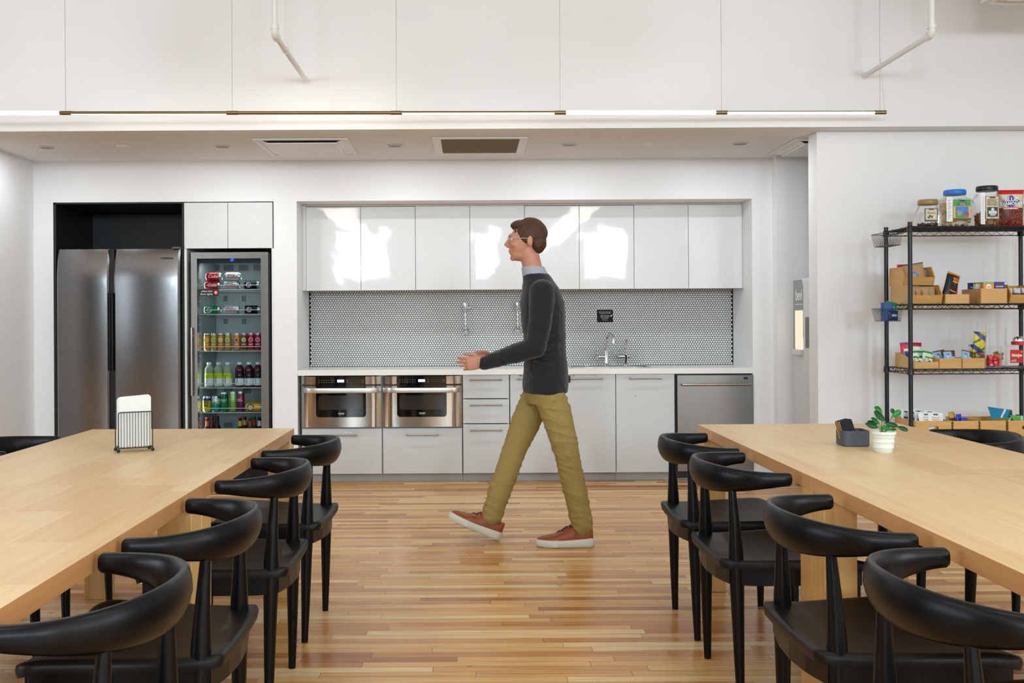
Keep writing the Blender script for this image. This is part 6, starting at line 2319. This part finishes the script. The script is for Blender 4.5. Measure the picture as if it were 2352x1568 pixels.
def limb(mb, pts, rs, n=16):
    """tapered limb with rounded joints"""
    for i in range(len(pts) - 1):
        mb.tube([pts[i], pts[i + 1]], [rs[i], rs[i + 1]], n)
    for p, r in zip(pts, rs):
        mb.ell(p, r, n, 10)


def blob(name, mb, m, parent, voxel, smooth_it=4, factor=0.5, disp=None):
    """fuse overlapping volumes into ONE continuous skin"""
    me = bpy.data.meshes.new('tmp')
    me.from_pydata([tuple(v) for v in mb.v], [], mb.f)
    bm = bmesh.new()
    bm.from_mesh(me)
    bmesh.ops.recalc_face_normals(bm, faces=bm.faces)
    bm.to_mesh(me)
    bm.free()
    o = bpy.data.objects.new('tmp', me)
    COL.objects.link(o)
    r = o.modifiers.new('r', 'REMESH')
    r.mode = 'VOXEL'
    r.voxel_size = voxel
    r.use_smooth_shade = True
    s_ = o.modifiers.new('s', 'SMOOTH')
    s_.iterations = smooth_it
    s_.factor = factor
    dg = bpy.context.evaluated_depsgraph_get()
    me2 = bpy.data.meshes.new_from_object(o.evaluated_get(dg))
    bpy.data.objects.remove(o)
    base = wloc(parent) if parent else Vector((0, 0, 0))
    for v in me2.vertices:
        v.co -= base
    if disp:
        ns = [v.normal.copy() for v in me2.vertices]
        for v, nn in zip(me2.vertices, ns):
            v.co += nn * disp(v.co + base, nn)
    me2.materials.clear()
    me2.materials.append(m)
    me2.polygons.foreach_set('use_smooth', [True] * len(me2.polygons))
    me2.name = name
    o = bpy.data.objects.new(name, me2)
    COL.objects.link(o)
    if parent:
        o.parent = parent
    return o


M_skin = mat('skin', 'c48a70', 0.5, var=0.08, vscale=30)
M_jacket = mat('charcoal_fleece', '18191b', 0.9, bump=0.5, bscale=35, sheen=0.2)
M_khaki = mat('khaki_cotton', '9a844a', 0.85, bump=0.4, bscale=60)
M_hair = mat('brown_hair', '4a2d1c', 0.6, bump=0.8, bscale=90)
M_tan = mat('tan_leather', '8c4318', 0.35, bump=0.15, bscale=120)
M_sole = mat('white_rubber', 'd8d8cc', 0.6)

PY = 5.69
person = thing('person', 'person in charcoal jacket and khaki trousers walking left past the counter', 'person', (0.42, PY, 0))
Ln, Lf = PY - 0.095, PY + 0.095           # near (left) and far (right) leg planes
HIPn, HIPf = Vector((0.415, Ln, 0.90)), Vector((0.40, Lf, 0.90))
KNn, KNf = Vector((0.525, PY - 0.085, 0.485)), Vector((0.235, PY + 0.085, 0.485))
ANn, ANf = Vector((0.607, PY - 0.07, 0.10)), Vector((0.105, PY + 0.075, 0.115))
SHn, SHf = Vector((0.385, PY - 0.175, 1.385)), Vector((0.375, PY + 0.175, 1.385))
ELn, ELf = Vector((0.345, PY - 0.215, 1.085)), Vector((0.40, PY + 0.215, 1.09))
WRn, WRf = Vector((0.085, PY - 0.165, 1.005)), Vector((0.150, PY + 0.17, 1.02))
HD = Vector((0.305, PY, 1.665))

b = MB()
# trunk and neck
loft(b, [((0.405, PY, 0.86), 0.095, 0.15), ((0.405, PY, 0.95), 0.105, 0.155), ((0.405, PY, 1.08), 0.095, 0.135), ((0.40, PY, 1.22), 0.105, 0.15),
         ((0.395, PY, 1.34), 0.11, 0.165), ((0.385, PY, 1.42), 0.085, 0.14), ((0.365, PY, 1.465), 0.06, 0.075), ((0.345, PY, 1.52), 0.054, 0.056), ((0.325, PY, 1.60), 0.055, 0.056)])
for h_, k_, a_ in ((HIPn, KNn, ANn), (HIPf, KNf, ANf)):
    limb(b, [h_, k_, a_], [0.078, 0.052, 0.036])
limb(b, [SHn, ELn, WRn], [0.052, 0.040, 0.027])
limb(b, [SHf, ELf, WRf], [0.052, 0.040, 0.027])
# feet cores inside the shoes
b.tube([ANn, ANn + Vector((-0.10, 0, -0.06)), ANn + Vector((-0.19, 0, -0.065))], [0.034, 0.03, 0.022], 12)
dF = Vector((-cos(radians(24)), 0, sin(radians(24))))
b.tube([ANf, ANf + dF * 0.10 + Vector((0, 0, -0.055)), ANf + dF * 0.18 + Vector((0, 0, -0.055))], [0.034, 0.03, 0.022], 12)
# head: face looks to -x
b.ell(HD + Vector((0.022, 0, 0.030)), (0.092, 0.074, 0.088), 28, 18)
b.ell(HD + Vector((-0.022, 0, -0.012)), (0.070, 0.064, 0.088), 26, 16)
b.ell(HD + Vector((-0.034, 0, -0.070)), (0.048, 0.048, 0.040), 22, 12)
b.ell(HD + Vector((-0.066, 0, -0.092)), (0.018, 0.020, 0.017), 14, 8)          # chin
b.ell(HD + Vector((0.01, 0, -0.055)), (0.055, 0.056, 0.05), 20, 12)
b.ell(HD + Vector((-0.072, 0, 0.028)), (0.022, 0.048, 0.014), 16, 8)            # brow
b.tube([HD + Vector((-0.082, 0, 0.018)), HD + Vector((-0.101, 0, -0.012)), HD + Vector((-0.109, 0, -0.026))], [0.008, 0.0105, 0.012], 12)   # nose
b.ell(HD + Vector((-0.096, 0.009, -0.029)), (0.010, 0.008, 0.007), 10, 6)
b.ell(HD + Vector((-0.096, -0.009, -0.029)), (0.010, 0.008, 0.007), 10, 6)
b.ell(HD + Vector((-0.083, 0, -0.053)), (0.011, 0.023, 0.006), 12, 6)           # lips
b.ell(HD + Vector((-0.081, 0, -0.064)), (0.010, 0.020, 0.006), 12, 6)
for s_ in (-1, 1):
    b.ell(HD + Vector((0.022, s_ * 0.078, -0.004)), (0.017, 0.008, 0.030), 14, 8)   # ears
    b.ell(HD + Vector((-0.058, s_ * 0.040, -0.020)), (0.024, 0.020, 0.020), 14, 8)  # cheeks


def hand(mb, W, s_, fwd, drop):
    """s_: +1 palm turned to +y. thumb on top, fingers loosely curled round"""
    f = Vector(fwd).normalized()
    up = Vector((0, 0, 1))
    up = (up - f * up.dot(f)).normalized()
    inn = Vector((0, s_, 0))
    mb.tube([W, W + f * 0.03], [0.026, 0.027], 12)
    loft(mb, [(W + f * q, 0.5 * w, t_, up, inn) for q, w, t_ in ((0.0, 0.046, 0.020), (0.03, 0.064, 0.017), (0.06, 0.078, 0.015), (0.09, 0.078, 0.013), (0.098, 0.070, 0.009))], 18)
    for k, (off, ln, cu) in enumerate(((0.0295, 0.95, 12), (0.0100, 1.06, 20), (-0.0098, 0.98, 27), (-0.0285, 0.78, 34))):
        p = W + f * (0.086 - 0.004 * abs(k - 1)) + up * off
        a = radians(cu)
        rad = 0.0084 - 0.0005 * (k == 3)
        spread = up * ((1.3 - k) * 0.055)
        for q, L in enumerate((0.043, 0.027, 0.021)):
            d = (f * cos(a) + inn * sin(a) + spread).normalized()
            p2 = p + d * L * ln
            mb.tube([p, p2], [rad, rad * 0.92], 10)
            mb.ell(p2, rad * 0.93, 10, 8)
            p = p2
            a += radians(28 + 6 * q)
            rad *= 0.92
    # thumb leaves the side of the palm near its base
    p = W + f * 0.028 + up * 0.022 + inn * 0.008
    for d, L, r_ in (((0.55, 0.42, 0.55), 0.042, 0.0125), ((0.85, 0.15, 0.30), 0.032, 0.0098), ((0.95, 0.08, 0.28), 0.026, 0.0088)):
        dv = (f * d[0] + up * d[1] + inn * d[2]).normalized()
        p2 = p + dv * L
        mb.tube([p, p2], [r_, r_ * 0.9], 10)
        mb.ell(p2, r_ * 0.9, 10, 8)
        p = p2


hand(b, WRn + Vector((-0.01, 0, 0)), 1, (-1, 0.16, -0.06), 0)
hand(b, WRf + Vector((-0.01, 0, 0)), -1, (-1, -0.14, -0.16), 0)
blob('body', b, M_skin, person, 0.0042, 3)

# eyes
for s_ in (-1, 1):
    e = MB().ell(HD + Vector((-0.069, s_ * 0.031, 0.006)), 0.0115, 16, 10, m=0)
    e.ell(HD + Vector((-0.0777, s_ * 0.032, 0.006)), (0.0035, 0.0052, 0.0052), 12, 8, m=1)
    obj('eye', e, [M_letter, mat('iris_dark', '2a1c14', 0.2)], person, smooth=80)
# hair
b = MB()
b.ell(HD + Vector((0.028, 0, 0.040)), (0.095, 0.080, 0.090), 28, 18)
b.ell(HD + Vector((0.060, 0, -0.005)), (0.058, 0.068, 0.066), 22, 14)
b.ell(HD + Vector((-0.022, 0, 0.086)), (0.056, 0.060, 0.030), 20, 10)
for s_ in (-1, 1):
    b.ell(HD + Vector((0.004, s_ * 0.070, 0.022)), (0.024, 0.011, 0.036), 14, 8)
blob('hair', b, M_hair, person, 0.004, 2, disp=lambda c, n: 0.0045 * noise.noise(Vector((c.x * 22, c.y * 60, c.z * 26 + c.x * 30))) + 0.002 * noise.noise(Vector((c.x * 60, c.y * 160, c.z * 60))))
# glasses
b = MB()
for s_ in (-1, 1):
    cx = HD + Vector((-0.094, s_ * 0.033, 0.006))
    b.tube([cx + Vector((0.004 * cos(a) ** 2, 0.024 * cos(a), 0.017 * sin(a))) for a in [radians(18 * k) for k in range(20)]], 0.0014, 6, closed=True)
    b.tube([cx + Vector((0.0, s_ * 0.024, 0.006)), cx + Vector((0.012, s_ * 0.044, 0.007)), HD + Vector((0.018, s_ * 0.084, 0.010)), HD + Vector((0.040, s_ * 0.082, -0.006))], 0.0015, 6)
b.tube([HD + Vector((-0.094, -0.009, 0.011)), HD + Vector((-0.098, 0, 0.014)), HD + Vector((-0.094, 0.009, 0.011))], 0.0013, 6)
obj('glasses', b, M_silver, person, smooth=60)
# shirt collar
b = MB()
loft(b, [((0.372, PY, 1.455), 0.078, 0.090), ((0.356, PY, 1.49), 0.070, 0.074), ((0.347, PY, 1.525), 0.064, 0.066)])
blob('shirt_collar', b, mat('pale_shirt', 'a9adba', 0.8, bump=0.3, bscale=60), person, 0.006, 2)
# jacket
b = MB()
loft(b, [((0.412, PY, 0.832), 0.120, 0.190), ((0.412, PY, 0.86), 0.126, 0.192), ((0.415, PY, 0.95), 0.120, 0.172), ((0.412, PY, 1.08), 0.112, 0.158), ((0.405, PY, 1.20), 0.120, 0.170),
         ((0.397, PY, 1.32), 0.124, 0.190), ((0.388, PY, 1.405), 0.100, 0.170), ((0.374, PY, 1.45), 0.082, 0.110), ((0.362, PY, 1.485), 0.070, 0.082)], 28)
b.ell((0.410, PY, 0.858), (0.124, 0.190, 0.030), 24, 10)
for S_, E_, W_ in ((SHn, ELn, WRn), (SHf, ELf, WRf)):
    d = (W_ - E_).normalized()
    limb(b, [S_ + Vector((0, 0, -0.005)), (S_ + E_) / 2 + Vector((0.008, 0, 0)), E_, (E_ + W_) / 2, W_ + d * 0.012], [0.070, 0.062, 0.056, 0.049, 0.038])
for k in range(7):     # soft sleeve and hem folds
    zz = 1.00 + 0.05 * k
    b.tube([(0.335 + 0.01 * k, PY - 0.150 - 0.012 * (k % 2), zz), (0.40, PY - 0.176, zz - 0.018), (0.48, PY - 0.135, zz - 0.004)], [0.010, 0.016, 0.010], 8)
for k in range(4):
    p = ELn.lerp(WRn, 0.12 + 0.2 * k)
    b.tube([p + Vector((0.004, -0.036, 0.04)), p + Vector((-0.004, -0.048, 0.0)), p + Vector((0.006, -0.034, -0.038))], [0.009, 0.013, 0.009], 8)
blob('jacket', b, M_jacket, person, 0.0075, 9, disp=lambda c, n: fold(c, 0.0045, (9, 9, 13), 0.5))
# trousers
b = MB()
loft(b, [((0.408, PY, 0.77), 0.095, 0.160), ((0.408, PY, 0.83), 0.108, 0.166), ((0.408, PY, 0.90), 0.104, 0.158)], 24)
def leg_cloth(Hp, K, A, side, cuff):
    limb(b, [Hp + Vector((0, 0, -0.055)), Hp.lerp(K, 0.5) + Vector((0.004, 0, 0)), K, K.lerp(A, 0.45), K.lerp(A, 0.80), K.lerp(A, cuff)], [0.086, 0.082, 0.067, 0.064, 0.059, 0.056], 18)
    for k in range(9):
        f = (0.25, 0.42, 0.55, 0.68, 0.80, 0.93, 1.0, 1.1, 0.33)[k]
        p = Hp.lerp(K, f) if f <= 1 else K.lerp(A, f - 1)
        r = 0.086 - 0.02 * f
        b.tube([p + Vector((-r, side * 0.2 * r, 0.012)), p + Vector((0, side * r * 1.02, -0.008 * (k % 3 - 1))), p + Vector((r, side * 0.2 * r, 0.010))], [0.007, 0.013, 0.007], 8)
    for k in range(5):
        p = K.lerp(A, 0.62 + 0.085 * k)
        r = 0.056
        b.tube([p + Vector((-r, side * 0.3 * r, 0.006 * (k % 2))), p + Vector((0, side * r, -0.006)), p + Vector((r, side * 0.3 * r, 0.008))], [0.006, 0.011, 0.006], 8)
leg_cloth(HIPn, KNn, ANn, -1, 0.97)
leg_cloth(HIPf, KNf, ANf, 1, 0.95)
blob('trousers', b, M_khaki, person, 0.0075, 3, disp=lambda c, n: fold(c, 0.0085 if c.z < 0.84 else 0.002, (4.5, 5, 19), 0.35))
for A in (ANn, ANf):
    obj('sock', MB().tube([A + Vector((0, 0, 0.05)), A, A + Vector((0.0, 0, -0.03))], [0.040, 0.041, 0.040], 18), mat('grey_sock', '4a4c55', 0.9), person, smooth=60)


def shoe(M):
    """toe to +X, heel at 0; M places it"""
    L = 0.318

    def outline(u):          # half width and centre shift along the sole
        w = 0.036 + 0.016 * sin(pi * min(1, u * 1.05)) + 0.010 * math.exp(-((u - 0.70) / 0.16) ** 2)
        if u < 0.10:
            w *= sqrt(max(0.0, 1 - ((0.10 - u) / 0.10) ** 2)) * 0.92 + 0.08
        if u > 0.80:
            w *= sqrt(max(0.0, 1 - ((u - 0.80) / 0.20) ** 2)) * 0.95 + 0.05
        return w
    NU, NV = 46, 18
    up = MB()

    def top(u):
        ks = [(0, 0.088), (0.05, 0.100), (0.16, 0.094), (0.27, 0.094), (0.36, 0.116), (0.44, 0.106), (0.58, 0.082), (0.72, 0.066), (0.86, 0.058), (0.95, 0.050), (1.0, 0.038)]
        for i in range(len(ks) - 1):
            if u <= ks[i + 1][0]:
                f = (u - ks[i][0]) / (ks[i + 1][0] - ks[i][0])
                f = f * f * (3 - 2 * f)
                return ks[i][1] * (1 - f) + ks[i + 1][1] * f
        return ks[-1][1]

    def fn(a, v):            # v around the section from one side over the top
        u = 0.028 + 0.944 * a
        w, h = outline(u) * 0.96, top(u)
        t_ = pi * v
        c, s2 = cos(t_), sin(t_)
        nar = 1 - (0.22 if u < 0.45 else 0.22 * max(0, 1 - (u - 0.45) / 0.2)) * max(0, s2) ** 2
        return (u * L, w * nar * math.copysign(abs(c) ** 0.8, c), 0.030 + (h - 0.030) * abs(s2) ** 0.75)
    up.grid(fn, NU, NV)
    up.add([fn(0, k / (NV - 1)) for k in range(NV)], [tuple(range(NV))])
    up.add([fn(1, k / (NV - 1)) for k in range(NV)], [tuple(reversed(range(NV)))])
    up.xf(M)
    o = obj('shoe', up, M_tan, person, smooth=70)
    sl = MB()
    pts = [(u * L, outline(u) * 1.03) for u in [k / 40 for k in range(41)]] + [(u * L, -outline(u) * 1.03) for u in [k / 40 for k in range(40, -1, -1)]]
    n = len(pts)
    vs = []
    for (ins, zz) in ((0.90, 0.0), (1.0, 0.005), (1.0, 0.030), (0.97, 0.040)):
        for (px_, py_) in pts:
            u = px_ / L
            zt = zz + (0.010 * max(0, 1 - u * 2.2) if zz > 0.02 else 0) + (0.004 * max(0, (u - 0.85) / 0.15) if zz < 0.01 else 0)
            vs.append((L / 2 + (px_ - L / 2) * (0.985 if ins < 1 else 1), py_ * ins, zt))
    fs = []
    for k in range(3):
        fs += [(k * n + i, k * n + (i + 1) % n, (k + 1) * n + (i + 1) % n, (k + 1) * n + i) for i in range(n)]
    fs += [tuple(range(n)), tuple(range(3 * n, 4 * n))]
    sl.add(vs, fs)
    sl.xf(M)
    obj('sole', sl, M_sole, o, smooth=50)
    lc = MB()
    for k in range(6):
        u = 0.38 + 0.042 * k
        h = top(u) + 0.001
        lc.tube([(u * L, -0.022, h - 0.007), (u * L + 0.003, -0.008, h + 0.0015), (u * L - 0.003, 0.008, h + 0.0015), (u * L, 0.022, h - 0.007)], 0.0024, 6)
        lc.tube([(u * L, -0.020, h - 0.006), (u * L + 0.012, 0.0, h - 0.001), (u * L + 0.014, 0.018, h - 0.008)], 0.0022, 6)
    h = top(0.37)
    for s_ in (-1, 1):
        lc.tube([(0.37 * L, 0, h + 0.002), (0.36 * L, s_ * 0.018, h + 0.008), (0.37 * L, s_ * 0.030, h - 0.002), (0.40 * L, s_ * 0.024, h - 0.008)], 0.0022, 6)
    lc.xf(M)
    obj('laces', lc, M_letter_dark, o, smooth=60)
    cl_ = MB()
    loft(cl_, [((0.20 * L, 0, 0.080), 0.048, 0.030), ((0.20 * L, 0, 0.1015), 0.044, 0.028)], 20)
    cl_.xf(M)
    return o


face_left = Matrix.Rotation(pi, 4, 'Z')
shoe(Matrix.Translation((ANn.x + 0.062, ANn.y, 0.0005)) @ face_left)
shoe(Matrix.Translation((ANf.x + 0.052, ANf.y, 0.0005)) @ face_left @ Matrix.Rotation(radians(-24), 4, 'Y') @ Matrix.Translation((0, 0, -0.004)) @ Matrix.Translation((0, 0, 0.006)))
